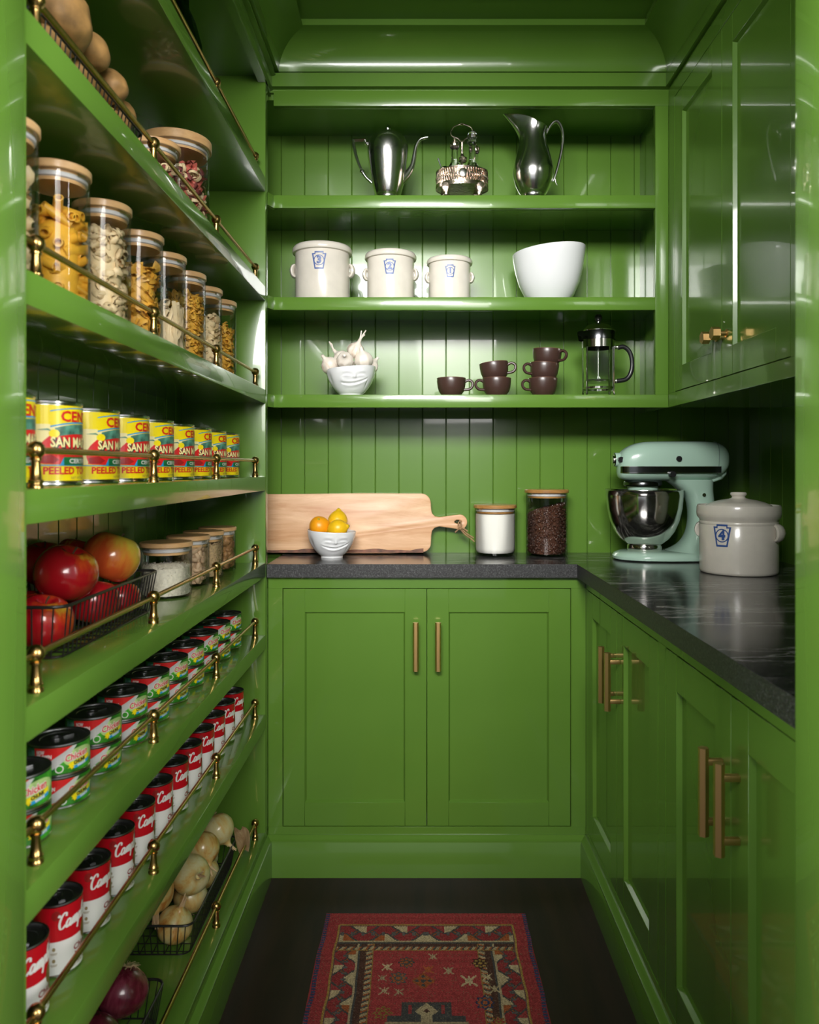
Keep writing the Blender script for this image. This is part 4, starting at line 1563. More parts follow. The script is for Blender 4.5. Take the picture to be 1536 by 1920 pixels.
def apple_mesh(seed):
    rng_ = random.Random(seed)
    ph = [rng_.uniform(0, 6.28) for _ in range(3)]
    prof = [(0, -0.026), (0.006, -0.0275), (0.013, -0.033), (0.022, -0.0345), (0.033, -0.029), (0.042, -0.015), (0.0455, 0.002), (0.0425, 0.017), (0.0345, 0.030), (0.024, 0.0365), (0.014, 0.0365), (0.006, 0.030), (0, 0.024)]
    P_ = catmull([(a, b_, 0) for a, b_ in prof], 3)
    prof = [(max(0, p.x), p.y) for p in P_]
    prof[0] = (0, prof[0][1])
    prof[-1] = (0, prof[-1][1])
    b_ = B()

    def f(p, a, rr, z):
        k_ = 1 + 0.018 * math.cos(5 * a + ph[0]) * (1 if z < 0 else 0.5) + 0.02 * math.cos(2 * a + ph[1])
        return Vector((p.x * k_, p.y * k_, z * (1 + 0.03 * math.cos(a + ph[2]))))
    lathe(b_, prof, 36, fn=f)
    return finish(b_, 'flesh', True, 60)


def apple(label, p, tilt, seed, k_='apple', sc_=1.0):
    t_ = thing('apple', label, 'apple', p, 0, 'red apples in the wire basket')
    t_.rotation_euler = tuple(R(a) for a in tilt)
    t_.scale = (sc_,) * 3
    obj('skin', apple_mesh(seed), k_, t_)
    b_ = B()
    tube(b_, catmull([(0, 0, 0.024), (0.001, 0, 0.034), (0.004, 0.001, 0.043)], 4), [0.0012, 0.0012, 0.0018], 6)
    obj('stem', b_, 'stem', t_)
    return t_


zs = SH[4]
basket('low black wire basket full of red apples', (-0.588, 1.290, zs), 0.145, 0.375, 0.076)
apple('big red apple with yellow-green crown on top of the pile near the door', (-0.567, 1.235, zs + 0.104), (12, 14, 40), 1, 'apple', 1.07)
apple('orange-blushed apple at the far end on top of the pile', (-0.567, 1.415, zs + 0.110), (-8, 22, 10), 2, 'apple_orange', 1.10)
apple('dark red apple at the back of the pile by the left frame', (-0.643, 1.316, zs + 0.110), (10, -10, 90), 3, 'apple', 0.90)
apple('red apple with yellow streak low in the basket nearest the door', (-0.562, 1.150, zs + 0.044), (14, 8, 20), 4, 'apple', 0.95)
apple('red apple half hidden behind the orange-blushed one', (-0.650, 1.450, zs + 0.112), (0, -12, 200), 5, 'apple', 0.72)
apple('red apple low behind the wires in the middle of the basket', (-0.562, 1.327, zs + 0.043), (12, 5, 120), 6, 'apple', 0.95)
apple('small red apple in the far front corner of the basket', (-0.556, 1.440, zs + 0.031), (0, 10, 60), 8, 'apple', 0.72)
apple('red apple low at the back of the basket under the big one', (-0.633, 1.238, zs + 0.040), (0, 0, 60), 10, 'apple', 0.92)
apple('red apple low at the far back corner of the basket', (-0.635, 1.400, zs + 0.037), (0, 0, 260), 12, 'apple', 0.84)


def potato(label, p, dims, tilt, seed):
    rng_ = random.Random(seed)
    off = Vector((rng_.uniform(0, 50), 0, 0))
    b_ = B()
    bmesh.ops.create_icosphere(b_, subdivisions=4, radius=1)
    for v_ in b_.verts:
        n_ = mnoise.noise(v_.co * 1.1 + off) * 0.16 + mnoise.noise(v_.co * 3 + off) * 0.035
        for e_ in range(5):
            c_ = Vector((math.sin(e_ * 2.4 + seed), math.cos(e_ * 1.7 + seed), math.sin(e_ * 4.1 + seed))).normalized()
            n_ -= 0.035 * math.exp(-((v_.co - c_).length / 0.12) ** 2)
        v_.co = v_.co * (1 + n_)
        v_.co = Vector((v_.co.x * dims[0], v_.co.y * dims[1], v_.co.z * dims[2]))
    o_ = obj('potato', b_, 'potato', None, p, tuple(R(a) for a in tilt), angle=80)
    return tag(o_, label, 'potato', 'potatoes in the upper wire basket')


zs = SH[1]
basket('low black wire basket of potatoes on the shelf above the pasta jars', (-0.585, 1.205, zs), 0.145, 0.375, 0.076)
potato('largest tan potato on top of the heap, reaching the picture edge', (-0.531, 1.148, zs + 0.141), (0.042, 0.056, 0.042), (0, 15, 10), 1)
potato('round yellow potato next to the largest one', (-0.531, 1.246, zs + 0.146), (0.028, 0.034, 0.030), (30, 0, 10), 2)
potato('tan potato third along the heap, half behind the rail', (-0.531, 1.316, zs + 0.124), (0.030, 0.034, 0.028), (0, 20, 60), 3)
potato('small potato at the far end of the heap beside the small jar', (-0.536, 1.374, zs + 0.100), (0.027, 0.030, 0.030), (10, 0, 0), 4)
potato('potato low in the basket against the near front wires', (-0.545, 1.080, zs + 0.036), (0.032, 0.045, 0.030), (0, 0, 5), 5)
potato('potato low in the basket behind the middle front wires', (-0.545, 1.185, zs + 0.036), (0.032, 0.048, 0.030), (0, 0, 5), 6)
potato('potato low in the basket behind the far front wires', (-0.545, 1.295, zs + 0.036), (0.032, 0.048, 0.030), (0, 0, -5), 7)
potato('potato at the back of the basket against the wall boards', (-0.625, 1.165, zs + 0.060), (0.038, 0.060, 0.036), (0, 0, 0), 8)
potato('potato resting under the largest one just above the basket rim', (-0.548, 1.125, zs + 0.086), (0.034, 0.050, 0.026), (0, 0, 0), 9)
potato('potato under the round yellow one just above the basket rim', (-0.546, 1.232, zs + 0.090), (0.033, 0.046, 0.028), (0, 0, 8), 10)
potato('potato under the third one just above the basket rim', (-0.546, 1.330, zs + 0.072), (0.030, 0.044, 0.026), (0, 0, -6), 11)
potato('potato low at the far front corner of the basket', (-0.548, 1.372, zs + 0.034), (0.028, 0.026, 0.030), (0, 0, 0), 12)
potato('potato at the far back of the basket', (-0.622, 1.310, zs + 0.050), (0.036, 0.056, 0.036), (0, 0, 0), 13)


def onion_mesh(seed, flat=1.0):
    rng_ = random.Random(seed)
    ph = rng_.uniform(0, 6.3)
    prof = [(0, -0.036), (0.008, -0.0365), (0.020, -0.033), (0.033, -0.024), (0.0405, -0.008), (0.0405, 0.006), (0.034, 0.021), (0.022, 0.032), (0.012, 0.038), (0.007, 0.044), (0.0055, 0.050)]
    P_ = catmull([(a, b_ * flat, 0) for a, b_ in prof], 3)
    prof = [(max(0.0, p.x), p.y) for p in P_]
    prof[0] = (0, prof[0][1])
    b_ = B()
    lathe(b_, prof + [(0, prof[-1][1])], 36, fn=lambda p, a, rr, z: Vector((p.x * (1 + 0.02 * math.cos(2 * a + ph)), p.y * (1 + 0.02 * math.sin(3 * a + ph)), z)))
    return finish(b_, 'bulb', True, 60)


def onion(label, p, tilt, seed, k_='onion', sc_=1.0, flat=1.0, root=True, neck=True, group='yellow onions in the wire basket'):
    t_ = thing('onion', label, 'onion', p, 0, group)
    t_.rotation_euler = tuple(R(a) for a in tilt)
    t_.scale = (sc_,) * 3
    obj('bulb', onion_mesh(seed, flat), k_, t_)
    rng_ = random.Random(seed)
    if root:
        b_ = B()
        for i in range(26):
            a = rng_.uniform(0, 6.28)
            l_ = rng_.uniform(0.006, 0.015)
            tube(b_, catmull([(0.003 * math.cos(a), 0.003 * math.sin(a), -0.035 * flat), (0.008 * math.cos(a), 0.008 * math.sin(a), -0.039 * flat), (0.008 * math.cos(a) + l_ * math.cos(a + 0.6), 0.008 * math.sin(a) + l_ * math.sin(a + 0.6), -0.037 * flat + rng_.uniform(-0.004, 0.002))], 2), [0.0006, 0.0003], 4)
        lathe(b_, [(0, -0.039 * flat), (0.005, -0.038 * flat), (0.007, -0.035 * flat)], 10)
        obj('roots', b_, 'roots', t_)
    if neck:
        b_ = B()
        for i in range(5):
            a = rng_.uniform(0, 6.28)
            d = rng_.uniform(0.004, 0.012)
            tube(b_, catmull([(0.003 * math.cos(a), 0.003 * math.sin(a), 0.042 * flat), (0.004 * math.cos(a), 0.004 * math.sin(a), 0.054 * flat), (d * math.cos(a), d * math.sin(a), (0.062 + 0.014 * rng_.random()) * flat)], 3), [0.005, 0.0042, 0.0012], 7, flat=0.4)
        obj('neck', b_, 'onion_dry' if k_ == 'onion' else 'roots', t_)
    return t_


zs = SH[7]
basket('low black wire basket of yellow onions on the bottom shelf', (-0.575, 1.865, zs), 0.145, 0.385, 0.070)
basket('low black wire basket of red onions at the near end of the bottom shelf', (-0.575, 1.290, zs), 0.145, 0.375, 0.070)
onion('yellow onion low inside the basket at its near end', (-0.537, 1.715, zs + 0.042), (15, 15, 30), 11, sc_=0.98)
onion('large yellow onion with roots facing out, on top in the middle', (-0.537, 1.790, zs + 0.108), (70, 0, 35), 12, sc_=1.06)
onion('pale yellow onion second from the far end on top', (-0.537, 1.905, zs + 0.115), (125, 0, 40), 13, sc_=1.0)
onion('yellow onion at the far end with a loose papery skin', (-0.530, 2.020, zs + 0.110), (140, 0, 75), 14, sc_=1.0)
onion('yellow onion behind the others in the middle of the basket', (-0.600, 1.855, zs + 0.112), (30, 60, 0), 15, sc_=1.0)
onion('brown-skinned yellow onion at the back far end, under the shelf edge', (-0.598, 1.985, zs + 0.128), (-20, 20, 0), 16, sc_=1.0)
onion('yellow onion with long dry neck hanging at the near end', (-0.592, 1.745, zs + 0.098), (118, 0, 20), 17, sc_=1.0, flat=1.12)
onion('yellow onion low in the middle of the basket behind the wires', (-0.545, 1.830, zs + 0.043), (0, 0, 0), 18, sc_=0.95)
onion('yellow onion low at the far end of the basket behind the wires', (-0.545, 1.935, zs + 0.043), (20, 0, 0), 19, sc_=0.95)
onion('yellow onion low in the back corner beside the end panel', (-0.565, 2.010, zs + 0.043), (0, 10, 0), 20, sc_=0.9)
# loose onion skin hanging over the rail
bm = B()
rows = []
for i in range(9):
    u_ = i / 8
    rows.append([bm.verts.new((0.012 * math.sin(3 * u_ + v_ * 1.5) + 0.020 * u_, (v_ - 0.5) * 0.05 * (0.35 + 1.0 * u_ * (1.15 - u_) * 2.4), -0.062 * u_ + 0.006 * math.cos(v_ * 5 + u_ * 4))) for v_ in [k / 6 for k in range(7)]])
for A, Q_ in zip(rows[:-1], rows[1:]):
    for j in range(6):
        bm.faces.new((A[j], A[j + 1], Q_[j + 1], Q_[j]))
bmesh.ops.solidify(bm, geom=bm.faces, thickness=0.0006)
tag(obj('onion_skin', bm, 'onion_dry', None, (-0.492, 2.070, zs + 0.090), (0, R(-16), R(-35)), angle=80), 'papery tan onion skin hanging over the bottom brass rail', 'onion skin')
RG = 'red onions in the bottom basket'
onion('red onion with a tuft of pale roots on top, farther of the two', (-0.540, 1.415, zs + 0.080), (160, 12, 0), 31, 'red_onion', 1.15, 0.95, group=RG, neck=False)
onion('red onion in front at the bottom edge of the picture', (-0.545, 1.315, zs + 0.082), (60, 20, 0), 32, 'red_onion', 1.08, 0.95, group=RG, neck=False)
onion('red onion tucked at the back of the basket', (-0.615, 1.385, zs + 0.075), (20, 0, 0), 33, 'red_onion', 1.0, 0.95, group=RG)

# ================================================================== CROCKS
KEY = [(-0.62, 1.0), (0.62, 1.0), (0.62, 0.78), (1.0, 0.78), (0.62, -1.0), (-0.62, -1.0), (-1.0, 0.78), (-0.62, 0.78)]


def ring_flat(outer, inner):
    b_ = B()
    n_ = len(outer)
    A = [b_.verts.new((p[0], p[1], 0)) for p in outer]
    Q_ = [b_.verts.new((p[0], p[1], 0)) for p in inner]
    for i in range(n_):
        b_.faces.new((A[i], A[(i + 1) % n_], Q_[(i + 1) % n_], Q_[i]))
    return b_


def crock(label, loc, r_, h, num, face=0.0, lidded='dome', stamp_z=0.62, ksc=1.0):
    """stoneware crock: h = height of the pot below its lid"""
    t_ = thing('stoneware_crock', label, 'crock', loc, face)
    b_ = B()
    rim = r_ * 1.06
    if lidded == 'dome':
        prof = [(0, 0.001), (r_ * 0.95, 0), (r_ * 0.985, 0.002), (r_, 0.008), (r_, h * 0.70), (r_ * 0.992, h * 0.706), (r_, h * 0.715), (r_, h * 0.745), (r_ * 0.99, h * 0.752), (r_ * 1.0, h * 0.775),
                (rim, h * 0.815), (rim * 1.012, h * 0.87), (rim * 1.005, h * 0.955), (rim * 0.985, h * 0.985), (rim * 0.96, h * 0.985), (rim * 0.94, h * 0.95), (0, h * 0.93)]
    else:
        prof = [(0, 0.001), (r_ * 0.95, 0), (r_ * 0.985, 0.002), (r_, 0.006), (r_, h * 0.86), (r_ * 0.96, h * 0.9), (0, h * 0.9)]
    lathe(b_, prof, 64)
    obj('pot', b_, 'stoneware', t_, angle=50)
    b_ = B()
    if lidded == 'dome':
        hk = h * 0.165
        lathe(b_, [(0, h * 0.94), (rim * 0.80, h * 0.955), (rim * 0.78, h * 0.985), (rim * 0.62, h * 1.025), (rim * 0.42, h * 1.056), (rim * 0.24, h * 1.072), (rim * 0.17, h * 1.085), (rim * 0.155, h * 1.105),
                   (rim * 0.175, h * 1.12), (rim * 0.195, h * 1.13), (rim * 0.195, h * 1.155), (rim * 0.17, h * 1.17), (0, h * 1.175)], 56)
    else:
        lathe(b_, [(0, h * 0.86), (r_ * 1.01, h * 0.83), (rim * 1.02, h * 0.84), (rim * 1.04, h * 0.87), (rim * 1.03, h * 0.915), (rim * 0.98, h * 0.95), (rim * 0.72, h * 0.985), (rim * 0.40, h * 1.0), (rim * 0.22, h * 1.005),
                   (rim * 0.19, h * 1.02), (rim * 0.18, h * 1.04), (rim * 0.13, h * 1.055), (0, h * 1.06)], 56)
    obj('lid', b_, 'stoneware', t_, angle=50)
    for s_ in (-1, 1):
        b_ = B()
        zc = h * (0.60 if lidded == 'dome' else 0.56)
        hh = h * 0.105
        w_ = r_ * 0.30
        pts_ = []
        for i in range(9):
            a = PI * i / 8
            pts_.append((s_ * (r_ * 0.985 + r_ * 0.13 * math.sin(a)), 0.0, zc + hh * math.cos(a)))
        tube(b_, pts_, [r_ * 0.05, r_ * 0.085, r_ * 0.10, r_ * 0.085, r_ * 0.05], 10, flat=2.2)
        obj('handle', b_, 'stoneware', t_)
    # blue stamp: keystone outline with the number in a ring
    b_ = B()
    kx, kz = 0.0135 * ksc, 0.0165 * ksc
    zc = h * stamp_z
    outer = [(p[0] * kx, p[1] * kz) for p in KEY]
    inner = [(p[0] * kx * 0.78, p[1] * kz * 0.83) for p in KEY]
    wrap(b_, ring_flat(outer, inner), r_, 0.0003, 0, 0, zc, 0.003)
    n_ = 28
    ro, ri = 0.0100 * ksc, 0.0084 * ksc
    c1 = [(ro * math.cos(2 * PI * i / n_), ro * math.sin(2 * PI * i / n_)) for i in range(n_)]
    c2 = [(ri * math.cos(2 * PI * i / n_), ri * math.sin(2 * PI * i / n_)) for i in range(n_)]
    wrap(b_, ring_flat(c1, c2), r_, 0.0004, 0, 0, zc, 0.003)
    wrap(b_, text_bm(num, 0.0185 * ksc, offset=0.0011 * ksc), r_, 0.0004, 0, 0, zc, 0.003)
    obj('stamp', b_, 'stamp', t_, smooth=False)
    return t_


ZB_, ZC_, ZA_ = 1.704, 1.414, 2.007
crock('largest cream crock with blue number 3 on the middle back shelf', (-0.304, 2.395, ZB_), 0.0840, 0.180, '3', stamp_z=0.63, lidded='cap', ksc=1.62)
crock('middle-sized cream crock with blue number 2 on the middle back shelf', (-0.093, 2.390, ZB_), 0.0725, 0.158, '2', stamp_z=0.61, lidded='cap', ksc=1.38)
crock('smallest cream crock with blue number 1 on the middle back shelf', (0.089, 2.385, ZB_), 0.0640, 0.139, '1', stamp_z=0.60, lidded='cap', ksc=1.15)
crock('big cream crock with blue number 4 and knobbed lid on the right worktop', (0.857, 2.085, 0.915), 0.1000, 0.184, '4', face=R(-46), stamp_z=0.565, ksc=1.78)

# tall white bowl with a slanting rim
bm = B()
prof = [(0, 0.004), (0.040, 0.004), (0.044, 0), (0.050, 0.0), (0.053, 0.004), (0.077, 0.030), (0.0935, 0.068), (0.1045, 0.112), (0.1115, 0.158), (0.1135, 0.178), (0.1125, 0.181), (0.1105, 0.180), (0.1075, 0.160),
        (0.101, 0.114), (0.090, 0.070), (0.072, 0.036), (0.045, 0.014), (0, 0.010)]


def slant(p, a, rr, z):
    k_ = max(0.0, (z - 0.05) / 0.13)
    dz = (0.0125 * math.cos(a - 0.3) - 0.010) * k_
    return Vector((p.x, p.y, z + dz))


lathe(bm, prof, 72, fn=slant)
tag(obj('serving_bowl', bm, 'porcelain', None, (0.402, 2.425, ZB_), angle=60), 'tall glossy white bowl with slanted rim beside the crocks', 'bowl')


# ================================================================== BOWLS WITH FACES
def face_bowl(label, loc, rz, r_, h, rimfn, mood):
    t_ = thing('face_bowl', label, 'bowl', loc, rz)
    b_ = B()
    pr = []
    for i in range(41):
        u = i / 40
        pr.append((r_ * (0.44 + 0.56 * math.sin(min(1, u * 1.02) * PI / 2) ** 0.85), 0.006 + (h - 0.006) * u ** 1.12))
    outer = [(0, 0.003), (r_ * 0.40, 0.003), (r_ * 0.41, 0.0), (r_ * 0.455, 0.0), (r_ * 0.455, 0.005)] + pr[1:]
    inner = [(p[0] - 0.0035, p[1] + (0.0 if i else 0.0)) for i, p in enumerate(pr[::-1][1:])]
    prof_ = outer + [(r_ - 0.0018, h + 0.0012)] + inner[:-6] + [(r_ * 0.3, 0.012), (0, 0.011)]
    rmin = None

    def g(x_, w_):
        return math.exp(-(x_ / w_) ** 2)

    def f(p, a, rr, z):
        u = ((a + PI / 2 + PI) % (2 * PI)) - PI          # 0 faces -y
        arc = u * r_ * 0.9
        zz = z / h
        d = 0.0
        if rr > r_ * 0.5 and abs(u) < 1.7:
            k_ = 1.0
            x_ = arc / r_
            # brows, closed eyes, nose, grin
            for s_ in (-1, 1):
                ex = x_ - s_ * 0.30
                arc_y = 0.735 - 0.35 * ex * ex * 4
                d -= 0.0022 * g(zz - arc_y, 0.035) * g(ex, 0.17)
                d += 0.0020 * g(zz - 0.80, 0.06) * g(ex, 0.16)
                d += 0.0022 * g(zz - 0.655, 0.045) * g(ex, 0.15)
                d -= 0.0024 * g(zz - (0.69 - 1.0 * ex * ex), 0.018) * g(ex, 0.17)
                d += 0.0026 * g(zz - 0.50, 0.10) * g(x_ - s_ * 0.50, 0.12)
            d += 0.0052 * g(zz - 0.60, 0.055) * g(x_, 0.075)
            d += 0.0030 * g(zz - 0.68, 0.10) * g(x_, 0.05)
            d -= 0.0020 * g(zz - 0.555, 0.016) * g(x_, 0.08)
            my = 0.40 + (0.42 if mood else 0.30) * x_ * x_ + (0.06 * x_ if mood else 0.13 * x_)
            d -= 0.0042 * g(zz - my, 0.026) * (1 if abs(x_) < 0.52 else g(abs(x_) - 0.52, 0.05))
            d += 0.0026 * g(zz - my - 0.065, 0.035) * g(x_, 0.38)
            d += 0.0030 * g(zz - my + 0.075, 0.045) * g(x_, 0.34)
            d -= 0.0022 * g(x_ - (0.62 + 0.25 * (0.5 - zz)), 0.03) * g(zz - 0.42, 0.14)
            d += 0.0012 * g(zz - 0.18, 0.08) * g(x_, 0.2)
        # dimples where ears would be
        for s_ in (-1, 1):
            d -= 0.0030 * g(u - s_ * 1.30, 0.17) * g(zz - 0.60, 0.20)
        sc_ = (rr + (d if rr > r_ * 0.3 else 0)) / rr
        return Vector((p.x * sc_, p.y * sc_, z + rimfn(a) * max(0, zz) ** 3))
    lathe(b_, prof_, 160, fn=f)
    obj('bowl_body', b_, 'porcelain', t_, angle=75)
    return t_


BL = (-0.279, 2.430, 0.915)
face_bowl('small white bowl with grinning face holding lemons on the back counter', BL, R(16), 0.0760, 0.0835, lambda a: 0.0035 * math.cos(a - PI + 0.5), True)
BG = (-0.214, 2.372, ZC_)
face_bowl('small white bowl with smirking face heaped with garlic on the shelf', BG, R(14), 0.0755, 0.0900, lambda a: -0.006 * math.cos(a - PI) - 0.004, False)


def citrus(label, p, tilt, k_, a, b_, tip=True, cat='lemon'):
    t_ = thing(cat, label, cat, p, 0)
    t_.rotation_euler = tuple(R(q_) for q_ in tilt)
    bm_ = B()
    if tip:
        prof_ = [(0, -b_ * 1.12), (a * 0.12, -b_ * 1.10), (a * 0.20, -b_ * 0.99), (a * 0.45, -b_ * 0.86), (a * 0.80, -b_ * 0.52), (a, 0), (a * 0.86, b_ * 0.48), (a * 0.55, b_ * 0.82), (a * 0.30, b_ * 0.98), (a * 0.20, b_ * 1.10), (a * 0.12, b_ * 1.17), (0, b_ * 1.18)]
    else:
        prof_ = [(0, -b_)] + [(a * math.cos(t2), b_ * math.sin(t2)) for t2 in [R(-75 + 15 * i) for i in range(11)]] + [(0, b_)]
    P_ = catmull([(q_[0], q_[1], 0) for q_ in prof_], 3)
    prof_ = [(max(0, q_.x), q_.y) for q_ in P_]
    prof_[0] = (0, prof_[0][1])
    prof_[-1] = (0, prof_[-1][1])
    lathe(bm_, prof_, 32, fn=lambda p_, an, rr, z: p_ * (1 + 0.012 * math.sin(3 * an + z * 60)))
    obj('rind', bm_, k_, t_, angle=70)
    bm_ = B()
    zt_ = b_ * (1.18 if tip else 1.0)
    lathe(bm_, [(0.0035, zt_ - 0.002), (0.0040, zt_), (0.0020, zt_ + 0.0012), (0, zt_ + 0.0008)], 10)
    obj('stem_end', bm_, 'lemon_tip', t_)
    return t_


citrus('round orange on the left in the grinning bowl', (BL[0] - 0.0385, BL[1] - 0.006, 0.915 + 0.098), (40, 0, 0), 'orange', 0.0320, 0.0315, False, 'orange')
citrus('upright yellow lemon standing at the back of the grinning bowl', (BL[0] + 0.015, BL[1] + 0.028, 0.915 + 0.112), (-6, 4, 0), 'lemon', 0.0315, 0.0340)
citrus('yellow lemon lying in front at the right of the grinning bowl', (BL[0] + 0.020, BL[1] - 0.027, 0.915 + 0.092), (0, 76, -12), 'lemon', 0.0290, 0.0330)
citrus('lemon low inside the grinning bowl under the others', (BL[0], BL[1] + 0.004, 0.915 + 0.044), (0, 80, 30), 'lemon', 0.0280, 0.0320)


def garlic(label, p, tilt, seed, sc_=1.0, stalk=True):
    rng_ = random.Random(seed)
    t_ = thing('garlic_bulb', label, 'garlic', p, 0, 'garlic bulbs in the smirking bowl')
    t_.rotation_euler = tuple(R(q_) for q_ in tilt)
    t_.scale = (sc_ * 1.12,) * 3
    prof_ = [(0, -0.0215), (0.008, -0.0220), (0.018, -0.0185), (0.0250, -0.008), (0.0255, 0.002), (0.0200, 0.012), (0.0110, 0.019), (0.0055, 0.0255), (0.0042, 0.034), (0, 0.0345)]
    P_ = catmull([(q_[0], q_[1], 0) for q_ in prof_], 3)
    prof_ = [(max(0, q_.x), q_.y) for q_ in P_]
    prof_[0] = (0, prof_[0][1])
    prof_[-1] = (0, prof_[-1][1])
    ph = rng_.uniform(0, 6)
    bm_ = B()
    lathe(bm_, prof_, 48, fn=lambda p_, an, rr, z: Vector((p_.x * (1 - 0.10 * abs(math.sin(3.5 * an + ph)) ** 0.6 * (1 if z < 0.012 else 0.3)), p_.y * (1 - 0.10 * abs(math.sin(3.5 * an + ph)) ** 0.6 * (1 if z < 0.012 else 0.3)), z)))
    obj('cloves', bm_, 'garlic', t_, angle=70)
    bm_ = B()
    lathe(bm_, [(0, -0.0240), (0.006, -0.0235), (0.0075, -0.0205)], 12, fn=lambda p_, an, rr, z: p_ * (1 + 0.1 * math.sin(5 * an)))
    obj('root_plate', bm_, 'garlic_root', t_)
    if stalk:
        bm_ = B()
        for k_ in range(3):
            a = rng_.uniform(0, 6.3)
            tube(bm_, catmull([(0, 0, 0.030), (0.002 * math.cos(a), 0.002 * math.sin(a), 0.040), (0.008 * math.cos(a), 0.008 * math.sin(a), 0.050 + 0.006 * k_)], 3), [0.0034, 0.0026, 0.0018], 7)
        obj('stalk', bm_, 'garlic', t_)
    return t_


gx, gy, gz = BG
garlic('garlic bulb with browned root end hanging over the left rim', (gx - 0.064, gy - 0.012, gz + 0.096), (25, -38, 0), 1, 1.0, False)
garlic('garlic bulb with curled stalk at upper left of the heap', (gx - 0.030, gy + 0.010, gz + 0.118), (-10, -42, 0), 2, 1.0)
garlic('round garlic bulb facing front in the middle of the heap', (gx - 0.015, gy - 0.034, gz + 0.108), (75, 10, 0), 3, 0.95, False)
garlic('topmost garlic bulb with forked stalk', (gx + 0.015, gy + 0.000, gz + 0.143), (22, 25, 0), 4, 0.98)
garlic('garlic bulb at the right of the heap with short white stalk', (gx + 0.040, gy - 0.018, gz + 0.112), (15, -12, 0), 5, 1.02, False)
garlic('garlic bulb over the right rim behind', (gx + 0.060, gy + 0.020, gz + 0.098), (-10, 40, 0), 6, 0.9, False)
garlic('garlic bulb low inside the smirking bowl', (gx + 0.005, gy + 0.015, gz + 0.068), (0, 0, 0), 7, 1.1, False)

# ================================================================== MUGS
MR, MH = 0.0435, 0.0545
bm = B()
prof = [(0, 0.003), (0.022, 0.003), (0.024, 0.0), (0.028, 0.0), (0.0305, 0.004), (0.0375, 0.013), (0.0418, 0.027), (0.0435, 0.042), (0.0437, 0.0535)]
prof_i = [(0.0415, 0.0535), (0.0405, 0.042), (0.0390, 0.027), (0.0345, 0.013), (0.0270, 0.008), (0, 0.007)]
lathe(bm, prof, 48, mi=0)
lathe(bm, [prof[-1], (0.0433, 0.0545), (0.0419, 0.0545), prof_i[0]], 48, mi=1)
lathe(bm, prof_i, 48, mi=0)
bmesh.ops.remove_doubles(bm, verts=bm.verts, dist=1e-6)
MUG = finish(bm, 'cup', True, 45)
bm = B()
tube(bm, catmull([(0.0405, 0, 0.043), (0.053, 0, 0.0475), (0.0635, 0, 0.0415), (0.0645, 0, 0.030), (0.056, 0, 0.0205), (0.0385, 0, 0.0185)], 5), 0.0042, 10, flat=1.25)
MUGH = finish(bm, 'handle', True)


def mug(label, p, rz, tilt=(0, 0)):
    t_ = thing('mug', label, 'mug', p, 0, 'dark brown mugs on the lower back shelf')
    t_.rotation_euler = (R(tilt[0]), R(tilt[1]), R(rz))
    obj('cup', MUG, ['mug', 'mug_rim'], t_)
    obj('handle', MUGH, 'mug', t_)


s_ = 2.352 / FPX
my_ = 2.352
mug('single dark brown mug standing alone, handle to the right', ((846.5 - 789) * s_, my_, ZC_), -8)
mug('bottom brown mug of the stack of two, handle to the left', ((931.5 - 789) * s_, my_, ZC_), 188)
mug('tilted top brown mug of the stack of two, handle to the right', ((931 - 789) * s_ - 0.003, my_, ZC_ + 0.0470), -12, (0, -6))
mug('bottom brown mug of the stack of three', ((1018.5 - 789) * s_, my_ + 0.002, ZC_), 190)
mug('middle brown mug of the stack of three, handle to the left', ((1017.5 - 789) * s_ + 0.002, my_, ZC_ + 0.0450), 192, (0, -5))
mug('top brown mug of the stack of three, handle to the right', ((1024 - 789) * s_ + 0.002, my_ + 0.002, ZC_ + 0.0885), -38, (0, 3))

# ================================================================== FRENCH PRESS
t = thing('french_press', 'glass french press with chrome frame and black handle on the shelf', 'coffee press', (0.545, 2.372, ZC_))
pr_ = 0.0475
bm = B()
lathe(bm, [(0, 0.012), (pr_ - 0.004, 0.012), (pr_ - 0.001, 0.015), (pr_, 0.022), (pr_, 0.172), (pr_ + 0.002, 0.176)], 48)
obj('beaker', bm, 'glass', t)
bm = B()
lathe(bm, [(pr_ + 0.001, 0.148), (pr_ + 0.0016, 0.148), (pr_ + 0.0016, 0.172), (pr_ + 0.001, 0.172), (pr_ + 0.001, 0.148)], 48)
lathe(bm, [(pr_ + 0.0005, 0.022), (pr_ + 0.0015, 0.022), (pr_ + 0.0015, 0.028), (pr_ + 0.0005, 0.028), (pr_ + 0.0005, 0.022)], 48)
for a in (35, 145, 215, 325):
    ca, sa = math.cos(R(a)), math.sin(R(a))
    q_ = pr_ + 0.002
    tube(bm, catmull([(q_ * ca, q_ * sa, 0.150), (q_ * ca, q_ * sa, 0.08), (q_ * ca, q_ * sa, 0.015), ((q_ + 0.003) * ca, (q_ + 0.003) * sa, 0.002)], 4), 0.0026, 6, flat=0.6)
obj('chrome_frame', bm, 'steel', t)
bm = B()
lathe(bm, [(pr_ + 0.0035, 0.172), (pr_ + 0.0035, 0.196), (pr_ + 0.001, 0.200), (0, 0.200)], 48, fn=lambda p_, an, rr, z: p_ if abs(an - PI) > 0.45 else p_ + Vector((-0.014 * math.cos((an - PI) / 0.45 * PI / 2) ** 2 * min(1, (z - 0.150) / 0.03), 0, 0)))
obj('collar', bm, 'chrome_dark', t)
bm = B()
lathe(bm, [(pr_ + 0.004, 0.198), (pr_ + 0.0045, 0.201), (pr_ * 0.95, 0.207), (pr_ * 0.75, 0.217), (pr_ * 0.45, 0.223), (pr_ * 0.15, 0.2255), (0.0035, 0.227), (0.0035, 0.232), (0, 0.232)], 48)
obj('lid', bm, 'steel', t)
bm = B()
